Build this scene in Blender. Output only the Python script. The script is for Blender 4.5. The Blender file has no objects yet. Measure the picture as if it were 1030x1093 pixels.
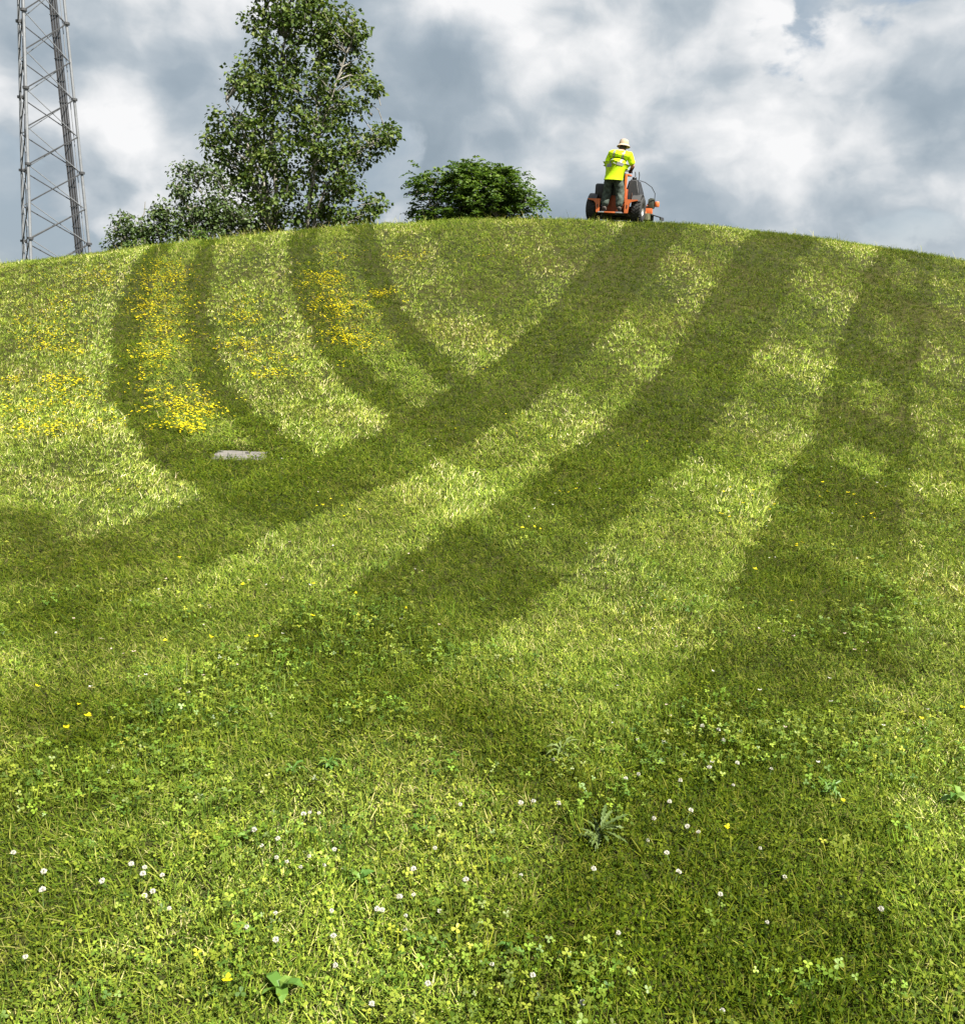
import bpy, bmesh, math, random
import numpy as np
from mathutils import Vector, Matrix, Quaternion, noise as mnoise

rnd = random.Random(7)
rng = np.random.default_rng(11)
SC = bpy.context.scene
COL = SC.collection

# ------------------------------------------------------------------ camera
FPX, PCX, PCY = 1010.0, 515.0, 546.5          # focal length and centre in photo pixels
PITCH, ROLL, EYE = math.radians(12.0), math.radians(2.5), 1.55
cam_d = bpy.data.cameras.new('camera')
cam = bpy.data.objects.new('camera', cam_d)
COL.objects.link(cam)
cam_d.sensor_fit = 'HORIZONTAL'
cam_d.sensor_width = 36.0
cam_d.lens = 36.0 * FPX / 1030.0
cam_d.clip_start = 0.05
cam_d.clip_end = 6000
cam.matrix_world = (Matrix.Translation((0, 0, EYE)) @ Matrix.Rotation(math.pi / 2 - PITCH, 4, 'X')
                    @ Matrix.Rotation(ROLL, 4, 'Z'))
SC.camera = cam

# ------------------------------------------------------------------ light
SUN_AZ, SUN_EL = math.radians(136), math.radians(52)      # azimuth clockwise from +Y (view direction)
sun_dir = Vector((math.sin(SUN_AZ) * math.cos(SUN_EL), math.cos(SUN_AZ) * math.cos(SUN_EL), math.sin(SUN_EL)))
sun_d = bpy.data.lights.new('sun', 'SUN')
sun_d.energy = 5.0
sun_d.angle = math.radians(0.55)
sun_d.color = (1.0, 0.95, 0.86)
sun = bpy.data.objects.new('sun', sun_d)
COL.objects.link(sun)
sun.rotation_euler = sun_dir.to_track_quat('Z', 'Y').to_euler()

SC.view_settings.view_transform = 'Standard'
SC.view_settings.look = 'None'
SC.view_settings.gamma = 1.0
SC.view_settings.exposure = 1.6
SC.cycles.max_bounces = 4
SC.cycles.diffuse_bounces = 1
SC.cycles.transmission_bounces = 3
SC.cycles.glossy_bounces = 1
SC.cycles.transparent_max_bounces = 4


def ray(px, py):
    u0, v0 = px - PCX, -(py - PCY)
    u = u0 * math.cos(ROLL) - v0 * math.sin(ROLL)
    v = u0 * math.sin(ROLL) + v0 * math.cos(ROLL)
    d = Vector((u, FPX * math.cos(PITCH) + v * math.sin(PITCH), v * math.cos(PITCH) - FPX * math.sin(PITCH)))
    return d.normalized()


def at_depth(px, py, Y):
    d = ray(px, py)
    return Vector((0, 0, EYE)) + d * (Y / d.y)


# ------------------------------------------------------------------ sky
def build_world():
    w = bpy.data.worlds.new('World')
    SC.world = w
    w.use_nodes = True
    w.cycles.sampling_method = 'MANUAL'
    w.cycles.sample_map_resolution = 256
    nt = w.node_tree
    nt.nodes.clear()
    N, L = nt.nodes.new, nt.links.new

    def node(t, **kw):
        n = N(t)
        for k, v in kw.items():
            setattr(n, k, v)
        return n

    def math_(op, a, b=None, clamp=False):
        n = node('ShaderNodeMath', operation=op, use_clamp=clamp)
        for i, x in enumerate((a, b)):
            if x is None:
                continue
            if isinstance(x, (int, float)):
                n.inputs[i].default_value = x
            else:
                L(x, n.inputs[i])
        return n.outputs[0]

    def vmath(op, a, b):
        n = node('ShaderNodeVectorMath', operation=op)
        for i, x in enumerate((a, b)):
            if isinstance(x, (tuple, Vector)):
                n.inputs[i].default_value = x
            else:
                L(x, n.inputs[i])
        return n

    def smooth(x, a, b, o0=0.0, o1=1.0):
        n = node('ShaderNodeMapRange', interpolation_type='SMOOTHSTEP')
        L(x, n.inputs[0])
        for i, v in enumerate((a, b, o0, o1)):
            n.inputs[i + 1].default_value = v
        return n.outputs[0]

    def noise(vec, scale, detail, rough, off):
        v = vmath('ADD', vec, off).outputs[0]
        n = node('ShaderNodeTexNoise', noise_dimensions='2D')
        n.inputs['Scale'].default_value = scale
        n.inputs['Detail'].default_value = detail
        n.inputs['Roughness'].default_value = rough
        L(v, n.inputs['Vector'])
        return n

    tc = node('ShaderNodeTexCoord')
    d = tc.outputs['Generated']
    sep = node('ShaderNodeSeparateXYZ')
    L(d, sep.inputs[0])
    # the whole sphere of directions unrolled onto a plane (stereographic), clouds a little flattened
    den = math_('ADD', sep.outputs[1], 1.15)
    com = node('ShaderNodeCombineXYZ')
    L(math_('DIVIDE', sep.outputs[0], den), com.inputs[0])
    L(math_('MULTIPLY', math_('DIVIDE', sep.outputs[2], den), 1.35), com.inputs[1])
    flat = com.outputs[0]
    wn = noise(flat, 13.0, 3.0, 0.55, (3.1, 7.7, 0))
    p = vmath('ADD', flat, vmath('MULTIPLY', vmath('SUBTRACT', wn.outputs['Color'], (0.5, 0.5, 0.5)).outputs[0], (WARP, WARP * .85, 0)).outputs[0]).outputs[0]

    def density(vec, detail):
        big = noise(vec, 4.6, 2.0, 0.5, SEED).outputs[0]
        fine = noise(vec, 14.0, detail, 0.60, (4.2, 2.2, 0)).outputs[0]
        vo = node('ShaderNodeTexVoronoi', feature='F1', voronoi_dimensions='2D')
        vo.inputs['Scale'].default_value = 14.0
        vo.inputs['Detail'].default_value = 1.6
        vo.inputs['Roughness'].default_value = 0.5
        L(vec, vo.inputs['Vector'])
        puff = math_('MULTIPLY', math_('SUBTRACT', 0.45, vo.outputs['Distance']), 0.26)
        return math_('ADD', puff, math_('ADD', math_('MULTIPLY', big, 0.66), math_('MULTIPLY', fine, 0.46)))

    # cloud masses as they stand in the photographed part of the sky
    def blob(px, py, rx, amp):
        c = ray(px, py)
        dot = vmath('DOT_PRODUCT', d, tuple(c)).outputs['Value']
        r = math.atan(rx / FPX)
        return smooth(dot, math.cos(r), 1.0, 0.0, amp)

    d0 = density(p, 6.0)
    up = vmath('ADD', p, (0.014, 0.034, 0)).outputs[0]
    d1 = density(up, 3.0)
    add = None
    for (px, py, r, a) in BLOBS:
        b = blob(px, py, r, a)
        add = b if add is None else math_('ADD', add, b)
    dens = math_('ADD', d0, add)
    cover = smooth(dens, CUT, CUT + 0.06)
    lit = None
    for (px, py, r, a) in LIGHTS:
        b = blob(px, py, r, a)
        lit = b if lit is None else math_('ADD', lit, b)
    relief = math_('MULTIPLY', math_('SUBTRACT', d0, d1), 3.0)
    fine2 = noise(p, 34.0, 4.0, 0.6, (0.3, 9.1, 0)).outputs[0]
    shade = math_('ADD', math_('ADD', relief, 0.40), math_('MULTIPLY', math_('SUBTRACT', fine2, 0.5), 0.5))
    shade = math_('ADD', shade, lit)
    sh = node('ShaderNodeMapRange')
    L(shade, sh.inputs[0])
    sh.inputs[1].default_value, sh.inputs[2].default_value = -0.45, 1.0
    ramp = node('ShaderNodeValToRGB')
    cr = ramp.color_ramp
    cr.elements[0].position = 0.0
    cr.elements[0].color = (0.235, 0.290, 0.340, 1)
    cr.elements[1].position = 1.0
    cr.elements[1].color = (0.74, 0.74, 0.745, 1)
    for q, c in ((0.30, (0.285, 0.340, 0.390)), (0.55, (0.40, 0.445, 0.485)), (0.76, (0.575, 0.595, 0.615))):
        cr.elements.new(q).color = (*c, 1)
    L(sh.outputs[0], ramp.inputs[0])
    bgc = node('ShaderNodeBackground')
    L(ramp.outputs[0], bgc.inputs[0])
    bgc.inputs[1].default_value = 0.43
    sky = node('ShaderNodeTexSky', sky_type='NISHITA')
    sky.sun_disc = False
    sky.sun_elevation = SUN_EL
    sky.sun_rotation = SUN_AZ
    sky.air_density = 1.0
    sky.dust_density = 1.2
    bgs = node('ShaderNodeBackground')
    L(sky.outputs[0], bgs.inputs[0])
    bgs.inputs[1].default_value = 0.05
    mix = node('ShaderNodeMixShader')
    L(math_('MULTIPLY', cover, 0.97), mix.inputs[0])
    # thin grey-blue veil behind the heaped clouds
    veil = noise(flat, 5.0, 4.0, 0.5, (8.3, 2.9, 0)).outputs[0]
    bgv = node('ShaderNodeBackground')
    vs = noise(p, 9.0, 6.0, 0.58, (5.5, 6.1, 0)).outputs[0]
    vm = node('ShaderNodeMix', data_type='RGBA')
    vm.inputs[6].default_value = (0.285, 0.345, 0.40, 1)
    vm.inputs[7].default_value = (0.47, 0.505, 0.535, 1)
    L(smooth(vs, 0.34, 0.68), vm.inputs[0])
    L(vm.outputs[2], bgv.inputs[0])
    bgv.inputs[1].default_value = 0.43
    mixv = node('ShaderNodeMixShader')
    L(smooth(veil, 0.36, 0.54, 0.35, 0.96), mixv.inputs[0])
    L(bgs.outputs[0], mixv.inputs[1])
    L(bgv.outputs[0], mixv.inputs[2])
    L(mixv.outputs[0], mix.inputs[1])
    L(bgc.outputs[0], mix.inputs[2])
    out = node('ShaderNodeOutputWorld')
    L(mix.outputs[0], out.inputs[0])


WARP, SEED, CUT = 0.028, (2.3, 2.9, 0), 0.41
# density masses (photo pixel direction, angular radius in photo pixels, amount)
BLOBS = [(150, 130, 200, 0.10), (650, 90, 260, 0.13), (850, 130, 200, 0.08), (480, 60, 200, 0.10), (960, 90, 160, 0.08),
         (838, 45, 60, -0.16), (775, 5, 50, -0.08), (235, 90, 130, 0.12), (560, 205, 200, -0.03), (900, 250, 160, 0.02), (30, 240, 150, -0.10), (975, 270, 120, -0.06)]
LIGHTS = [(150, 130, 190, 0.26), (760, 80, 260, 0.36), (700, 130, 180, 0.14), (560, 60, 200, 0.14), (900, 150, 160, 0.10), (560, 195, 300, -0.32), (380, 110, 160, -0.10), (800, 215, 280, -0.30),
          (960, 100, 130, -0.08), (60, 205, 130, -0.20), (230, 215, 130, -0.20)]
build_world()


# ------------------------------------------------------------------ helpers
def tag(o, label=None, cat=None, group=None, kind=None):
    for k, v in (('label', label), ('category', cat), ('group', group), ('kind', kind)):
        if v:
            o[k] = v
    return o


def empty(name, loc, rz=0.0):
    o = bpy.data.objects.new(name, None)
    o.empty_display_size = 0.1
    COL.objects.link(o)
    o.location = loc
    o.rotation_euler = (0, 0, rz)
    return o


def mesh_np(name, verts, faces):
    me = bpy.data.meshes.new(name)
    me.from_pydata([tuple(v) for v in verts], [], faces)
    me.update()
    return me


def link(name, me, mat=None, parent=None, smooth=False):
    o = bpy.data.objects.new(name, me)
    COL.objects.link(o)
    if mat is not None and len(me.materials) == 0:
        me.materials.append(mat)
    if parent is not None:
        o.parent = parent
    if smooth:
        me.polygons.foreach_set('use_smooth', [True] * len(me.polygons))
    return o


class MB:
    """collects shapes into one mesh"""
    def __init__(s):
        s.v, s.f = [], []

    def add(s, vs, fs):
        n = len(s.v)
        s.v += [tuple(v) for v in vs]
        s.f += [tuple(i + n for i in f) for f in fs]
        return s

    def box(s, lo, hi, bev=0.0, M=None):
        bm = bmesh.new()
        bmesh.ops.create_cube(bm, size=1)
        c = [(a + b) / 2 for a, b in zip(lo, hi)]
        d = [b - a for a, b in zip(lo, hi)]
        for v in bm.verts:
            v.co = Vector((v.co.x * d[0] + c[0], v.co.y * d[1] + c[1], v.co.z * d[2] + c[2]))
        if bev:
            bmesh.ops.bevel(bm, geom=bm.edges[:] , offset=bev, segments=2, affect='EDGES', profile=0.5)
        s.bm(bm, M)
        return s

    def bm(s, bm, M=None):
        bm.verts.index_update()
        vs = [(M @ v.co if M else v.co.copy()) for v in bm.verts]
        fs = [[v.index for v in f.verts] for f in bm.faces]
        bm.free()
        return s.add(vs, fs)

    def tube(s, pts, r, n=8, caps=True):
        pts = [Vector(p) for p in pts]
        rs = r if isinstance(r, (list, tuple)) else [r] * len(pts)
        rings = []
        ref = None
        for i, p in enumerate(pts):
            t = (pts[min(i + 1, len(pts) - 1)] - pts[max(i - 1, 0)]).normalized()
            if ref is None:
                ref = t.orthogonal().normalized()
            a = (ref - t * ref.dot(t))
            a = a.normalized() if a.length > 1e-6 else t.orthogonal().normalized()
            ref = a
            b = t.cross(a)
            rings.append([p + (a * math.cos(2 * math.pi * k / n) + b * math.sin(2 * math.pi * k / n)) * rs[i] for k in range(n)])
        vs = [v for ring in rings for v in ring]
        fs = []
        for i in range(len(pts) - 1):
            for k in range(n):
                k2 = (k + 1) % n
                fs.append((i * n + k, i * n + k2, (i + 1) * n + k2, (i + 1) * n + k))
        if caps:
            fs.append(tuple(reversed(range(n))))
            fs.append(tuple((len(pts) - 1) * n + k for k in range(n)))
        return s.add(vs, fs)

    def lathe(s, prof, n=24, M=None):
        """profile of (r, h) turned about the local Z axis"""
        vs, fs = [], []
        for (r, h) in prof:
            for k in range(n):
                a = 2 * math.pi * k / n
                v = Vector((r * math.cos(a), r * math.sin(a), h))
                vs.append(M @ v if M else v)
        for i in range(len(prof) - 1):
            for k in range(n):
                k2 = (k + 1) % n
                fs.append((i * n + k, i * n + k2, (i + 1) * n + k2, (i + 1) * n + k))
        return s.add(vs, fs)

    def prism(s, poly, y0, y1):
        """polygon in (x, z) extruded along y"""
        n = len(poly)
        vs = [(x, y0, z) for x, z in poly] + [(x, y1, z) for x, z in poly]
        fs = [tuple(range(n)), tuple(reversed(range(n, 2 * n)))]
        fs += [(i, i + n, (i + 1) % n + n, (i + 1) % n) for i in range(n)]
        return s.add(vs, fs)

    def build(s, name, mat, parent=None, smooth=False):
        me = bpy.data.meshes.new(name)
        me.from_pydata(s.v, [], s.f)
        bm = bmesh.new()
        bm.from_mesh(me)
        bmesh.ops.recalc_face_normals(bm, faces=bm.faces[:])
        bm.to_mesh(me)
        bm.free()
        o = link(name, me, mat, parent)
        if smooth:
            me.polygons.foreach_set('use_smooth', [True] * len(me.polygons))
            try:
                me.set_sharp_from_angle(angle=math.radians(40))
            except Exception:
                pass
        return o


def new_mat(name):
    m = bpy.data.materials.new(name)
    m.use_nodes = True
    nt = m.node_tree
    b = nt.nodes['Principled BSDF']
    return m, nt, b


def simple_mat(name, col, rough=0.6, metal=0.0, var=0.15, scale=8.0, bump=0.0, spec=0.5):
    m, nt, b = new_mat(name)
    N, L = nt.nodes.new, nt.links.new
    tc = N('ShaderNodeTexCoord')
    nz = N('ShaderNodeTexNoise')
    nz.inputs['Scale'].default_value = scale
    nz.inputs['Detail'].default_value = 5
    L(tc.outputs['Object'], nz.inputs['Vector'])
    mx = N('ShaderNodeMix')
    mx.data_type = 'RGBA'
    lo = [c * (1 - var) for c in col]
    hi = [min(1, c * (1 + var)) for c in col]
    mx.inputs[6].default_value = (*lo, 1)
    mx.inputs[7].default_value = (*hi, 1)
    mr = N('ShaderNodeMapRange')
    mr.inputs[1].default_value = 0.3
    mr.inputs[2].default_value = 0.7
    L(nz.outputs[0], mr.inputs[0])
    L(mr.outputs[0], mx.inputs[0])
    L(mx.outputs[2], b.inputs['Base Color'])
    b.inputs['Roughness'].default_value = rough
    b.inputs['Metallic'].default_value = metal
    b.inputs['Specular IOR Level'].default_value = spec
    if bump:
        bp = N('ShaderNodeBump')
        bp.inputs['Strength'].default_value = bump
        bp.inputs['Distance'].default_value = 0.01
        L(nz.outputs[0], bp.inputs['Height'])
        L(bp.outputs[0], b.inputs['Normal'])
    return m


def leaf_mat(name, cols, back=1.0, rough=0.5, spec=0.35, trans=0.3, inst=False, attr='rnd', tcol=1.5):
    """foliage: colour from a per-piece random attribute (and, if inst, a per-clump tint)"""
    m, nt, b = new_mat(name)
    N, L = nt.nodes.new, nt.links.new
    at = N('ShaderNodeAttribute')
    at.attribute_name = attr
    rp = N('ShaderNodeValToRGB')
    cr = rp.color_ramp
    cr.elements[0].position, cr.elements[0].color = cols[0][0], (*cols[0][1], 1)
    cr.elements[1].position, cr.elements[1].color = cols[-1][0], (*cols[-1][1], 1)
    for pos, c in cols[1:-1]:
        e = cr.elements.new(pos)
        e.color = (*c, 1)
    L(at.outputs['Fac'], rp.inputs[0])
    colr = rp.outputs[0]
    if inst:
        ai = N('ShaderNodeAttribute')
        ai.attribute_type = 'INSTANCER'
        ai.attribute_name = 'tint'
        mm = N('ShaderNodeMix')
        mm.data_type = 'RGBA'
        mm.blend_type = 'MULTIPLY'
        mm.inputs[0].default_value = 1.0
        L(colr, mm.inputs[6])
        L(ai.outputs['Color'], mm.inputs[7])
        colr = mm.outputs[2]
    L(colr, b.inputs['Base Color'])
    b.inputs['Roughness'].default_value = rough
    b.inputs['Specular IOR Level'].default_value = spec
    tr = N('ShaderNodeBsdfTranslucent')
    tm = N('ShaderNodeMix')
    tm.data_type = 'RGBA'
    tm.blend_type = 'MULTIPLY'
    tm.inputs[0].default_value = 1.0
    tm.inputs[7].default_value = (tcol * 1.0, tcol * 1.05, tcol * 0.5, 1)
    L(colr, tm.inputs[6])
    L(tm.outputs[2], tr.inputs['Color'])
    mix = N('ShaderNodeMixShader')
    mix.inputs[0].default_value = trans
    L(b.outputs[0], mix.inputs[1])
    L(tr.outputs[0], mix.inputs[2])
    L(mix.outputs[0], nt.nodes['Material Output'].inputs[0])
    return m


# ------------------------------------------------------------------ terrain
HH, HX, HY, HA, HB, HB2 = 3.71, 3.0, 23.57, 18.95, 9.15, 12.5


def lump(x, y):
    """uneven ground, a few centimetres"""
    return (0.020 * np.sin(0.9 * x + 1.3 * y + 0.5) * np.sin(1.7 * x - 0.6 * y + 1.1)
            + 0.014 * np.sin(2.6 * x + 0.7) * np.sin(2.2 * y + 0.4 * x)
            + 0.006 * np.sin(5.3 * x + 1.9 * y) * np.sin(4.7 * y - 2.1 * x + 0.8))


def Z(x, y):
    x = np.asarray(x, float)
    y = np.asarray(y, float)
    b = np.where(y < HY, HB, HB2)
    g = HH * np.exp(-((x - HX) / HA) ** 2 - ((y - HY) / b) ** 2)
    near = np.exp(-((x / 40) ** 2 + (y / 60) ** 2))
    return g + lump(x, y) * near


def unproject(px, py):
    d = ray(px, py)
    t = np.linspace(1.2, 45, 6000)
    h = EYE + d.z * t - Z(d.x * t, d.y * t)
    i = int(np.argmax(h < 0)) if (h < 0).any() else int(np.argmin(h))
    return Vector((d.x * t[i], d.y * t[i], float(Z(d.x * t[i], d.y * t[i]))))


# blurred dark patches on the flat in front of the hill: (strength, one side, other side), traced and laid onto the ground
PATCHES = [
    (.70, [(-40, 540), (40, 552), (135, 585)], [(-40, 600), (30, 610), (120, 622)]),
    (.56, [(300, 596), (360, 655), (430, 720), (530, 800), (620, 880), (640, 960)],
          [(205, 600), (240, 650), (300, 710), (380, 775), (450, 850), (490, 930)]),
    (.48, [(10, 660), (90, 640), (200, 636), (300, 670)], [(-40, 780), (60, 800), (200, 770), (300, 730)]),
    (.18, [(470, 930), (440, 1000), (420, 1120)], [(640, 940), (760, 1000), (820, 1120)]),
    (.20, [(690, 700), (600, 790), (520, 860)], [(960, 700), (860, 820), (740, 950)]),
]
GX0, GX1, GY0, GY1, GS = -16.0, 16.0, 0.0, 30.0, 0.05
gxs = np.arange(GX0, GX1, GS)
gys = np.arange(GY0, GY1, GS)


def in_poly(px, py, poly):
    inside = np.zeros(px.shape, bool)
    n = len(poly)
    for i in range(n):
        x1, y1 = poly[i]
        x2, y2 = poly[(i + 1) % n]
        c = ((y1 > py) != (y2 > py)) & (px < (x2 - x1) * (py - y1) / (y2 - y1 + 1e-12) + x1)
        inside ^= c
    return inside


def blur(a, k):
    ker = np.ones(2 * k + 1) / (2 * k + 1)
    for ax in (0, 1):
        pad = [(k, k) if i == ax else (0, 0) for i in (0, 1)]
        ap = np.pad(a, pad, mode='edge')
        a = np.apply_along_axis(lambda v: np.convolve(v, ker, 'valid'), ax, ap)
    return a


def value_noise(x, y, scale, seed, octaves=3):
    x = np.asarray(x, float) / scale
    y = np.asarray(y, float) / scale
    tot = np.zeros_like(x)
    amp, norm = 1.0, 0.0
    for o in range(octaves):
        g = np.random.default_rng(seed + o).random((256, 256))
        xi, yi = np.floor(x).astype(int), np.floor(y).astype(int)
        fx, fy = x - xi, y - yi
        fx, fy = fx * fx * (3 - 2 * fx), fy * fy * (3 - 2 * fy)
        a = g[xi % 256, yi % 256]
        b = g[(xi + 1) % 256, yi % 256]
        c = g[xi % 256, (yi + 1) % 256]
        e = g[(xi + 1) % 256, (yi + 1) % 256]
        tot += amp * ((a * (1 - fx) + b * fx) * (1 - fy) + (c * (1 - fx) + e * fx) * fy)
        norm += amp
        amp *= 0.5
        x, y = x * 2.03 + 17.3, y * 2.03 + 5.1
    return tot / norm


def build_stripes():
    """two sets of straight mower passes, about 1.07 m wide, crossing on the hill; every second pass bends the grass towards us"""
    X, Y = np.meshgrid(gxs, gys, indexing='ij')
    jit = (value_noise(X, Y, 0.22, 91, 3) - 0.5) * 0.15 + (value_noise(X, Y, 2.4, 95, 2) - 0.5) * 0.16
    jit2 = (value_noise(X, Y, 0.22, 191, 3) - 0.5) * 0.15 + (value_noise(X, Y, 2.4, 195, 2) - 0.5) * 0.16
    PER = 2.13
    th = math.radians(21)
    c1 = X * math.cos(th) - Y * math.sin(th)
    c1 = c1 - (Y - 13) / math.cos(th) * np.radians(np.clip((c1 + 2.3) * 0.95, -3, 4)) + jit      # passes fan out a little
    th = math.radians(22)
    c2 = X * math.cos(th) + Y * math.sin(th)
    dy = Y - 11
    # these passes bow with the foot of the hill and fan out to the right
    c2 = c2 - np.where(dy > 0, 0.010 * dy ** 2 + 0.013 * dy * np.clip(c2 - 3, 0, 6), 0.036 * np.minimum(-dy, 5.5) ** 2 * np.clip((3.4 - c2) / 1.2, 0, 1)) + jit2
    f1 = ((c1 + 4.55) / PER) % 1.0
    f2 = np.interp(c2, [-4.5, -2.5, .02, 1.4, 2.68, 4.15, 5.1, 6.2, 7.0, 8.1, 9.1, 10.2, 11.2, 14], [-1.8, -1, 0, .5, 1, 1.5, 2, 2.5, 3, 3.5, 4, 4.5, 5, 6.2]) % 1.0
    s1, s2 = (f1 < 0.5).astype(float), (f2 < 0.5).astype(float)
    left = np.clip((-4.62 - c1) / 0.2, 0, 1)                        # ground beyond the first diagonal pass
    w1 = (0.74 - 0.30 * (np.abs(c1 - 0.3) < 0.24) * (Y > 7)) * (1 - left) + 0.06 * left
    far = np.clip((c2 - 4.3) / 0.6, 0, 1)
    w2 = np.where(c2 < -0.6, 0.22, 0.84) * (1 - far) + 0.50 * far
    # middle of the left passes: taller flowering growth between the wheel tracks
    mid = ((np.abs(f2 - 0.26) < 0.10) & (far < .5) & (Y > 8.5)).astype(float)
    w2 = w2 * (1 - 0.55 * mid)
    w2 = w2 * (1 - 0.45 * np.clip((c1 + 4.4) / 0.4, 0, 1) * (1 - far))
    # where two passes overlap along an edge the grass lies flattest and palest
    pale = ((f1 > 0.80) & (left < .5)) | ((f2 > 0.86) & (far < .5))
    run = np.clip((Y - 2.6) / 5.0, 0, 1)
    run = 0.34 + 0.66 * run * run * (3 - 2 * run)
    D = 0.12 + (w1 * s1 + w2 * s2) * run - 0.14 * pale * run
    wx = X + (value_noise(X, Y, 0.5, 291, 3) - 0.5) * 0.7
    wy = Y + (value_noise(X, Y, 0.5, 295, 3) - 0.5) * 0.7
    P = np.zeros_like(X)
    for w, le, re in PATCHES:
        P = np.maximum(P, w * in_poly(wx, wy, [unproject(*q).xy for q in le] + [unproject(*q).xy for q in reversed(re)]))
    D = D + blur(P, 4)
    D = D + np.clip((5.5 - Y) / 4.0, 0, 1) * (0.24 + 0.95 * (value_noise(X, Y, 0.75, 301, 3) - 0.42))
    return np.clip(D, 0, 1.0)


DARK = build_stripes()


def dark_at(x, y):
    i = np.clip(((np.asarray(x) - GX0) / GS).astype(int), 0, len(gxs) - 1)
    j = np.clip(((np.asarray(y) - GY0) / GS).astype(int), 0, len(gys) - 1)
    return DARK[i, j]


def build_ground():
    def axis(c0, c1, step, far):
        a = list(np.arange(c0, c1 + 1e-6, step))
        s = step
        lo, hi = [], []
        v = c0
        while v > -far:
            s *= 1.22
            v -= s
            lo.append(v)
        s = step
        v = c1
        while v < far:
            s *= 1.22
            v += s
            hi.append(v)
        return np.array(lo[::-1] + a + hi)
    xs = axis(-20, 20, 0.14, 3200)
    ys = axis(-4, 36, 0.14, 3200)
    X, Y = np.meshgrid(xs, ys, indexing='ij')
    V = np.stack([X.ravel(), Y.ravel(), Z(X, Y).ravel()], 1)
    nx, ny = len(xs), len(ys)
    idx = np.arange(nx * ny).reshape(nx, ny)
    F = np.stack([idx[:-1, :-1], idx[1:, :-1], idx[1:, 1:], idx[:-1, 1:]], -1).reshape(-1, 4)
    me = bpy.data.meshes.new('ground')
    me.vertices.add(len(V))
    me.vertices.foreach_set('co', V.astype(np.float32).ravel())
    me.loops.add(F.size)
    me.loops.foreach_set('vertex_index', F.astype(np.int32).ravel())
    me.polygons.add(len(F))
    me.polygons.foreach_set('loop_start', np.arange(0, F.size, 4, dtype=np.int32))
    me.polygons.foreach_set('use_smooth', np.ones(len(F), bool))
    me.update(calc_edges=True)
    m, nt, b = new_mat('turf_soil')
    N, L = nt.nodes.new, nt.links.new
    geo = N('ShaderNodeNewGeometry')
    n1 = N('ShaderNodeTexNoise')
    n1.inputs['Scale'].default_value = 60
    n1.inputs['Detail'].default_value = 6
    L(geo.outputs['Position'], n1.inputs['Vector'])
    n2 = N('ShaderNodeTexNoise')
    n2.inputs['Scale'].default_value = 0.7
    n2.inputs['Detail'].default_value = 5
    L(geo.outputs['Position'], n2.inputs['Vector'])
    r1 = N('ShaderNodeValToRGB')
    r1.color_ramp.elements[0].position = 0.35
    r1.color_ramp.elements[0].color = (0.012, 0.013, 0.005, 1)
    r1.color_ramp.elements[1].position = 0.68
    r1.color_ramp.elements[1].color = (0.045, 0.048, 0.014, 1)
    L(n1.outputs[0], r1.inputs[0])
    r2 = N('ShaderNodeValToRGB')
    r2.color_ramp.elements[0].position = 0.35
    r2.color_ramp.elements[0].color = (0.8, 0.9, 0.8, 1)
    r2.color_ramp.elements[1].position = 0.65
    r2.color_ramp.elements[1].color = (1.25, 1.1, 1.0, 1)
    L(n2.outputs[0], r2.inputs[0])
    mm = N('ShaderNodeMix')
    mm.data_type = 'RGBA'
    mm.blend_type = 'MULTIPLY'
    mm.inputs[0].default_value = 1
    L(r1.outputs[0], mm.inputs[6])
    L(r2.outputs[0], mm.inputs[7])
    L(mm.outputs[2], b.inputs['Base Color'])
    b.inputs['Roughness'].default_value = 0.95
    b.inputs['Specular IOR Level'].default_value = 0.1
    o = link('ground', me, m)
    tag(o, 'grassy ground rising into a rounded mown hill', 'ground', kind='structure')
    return o


build_ground()


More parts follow.
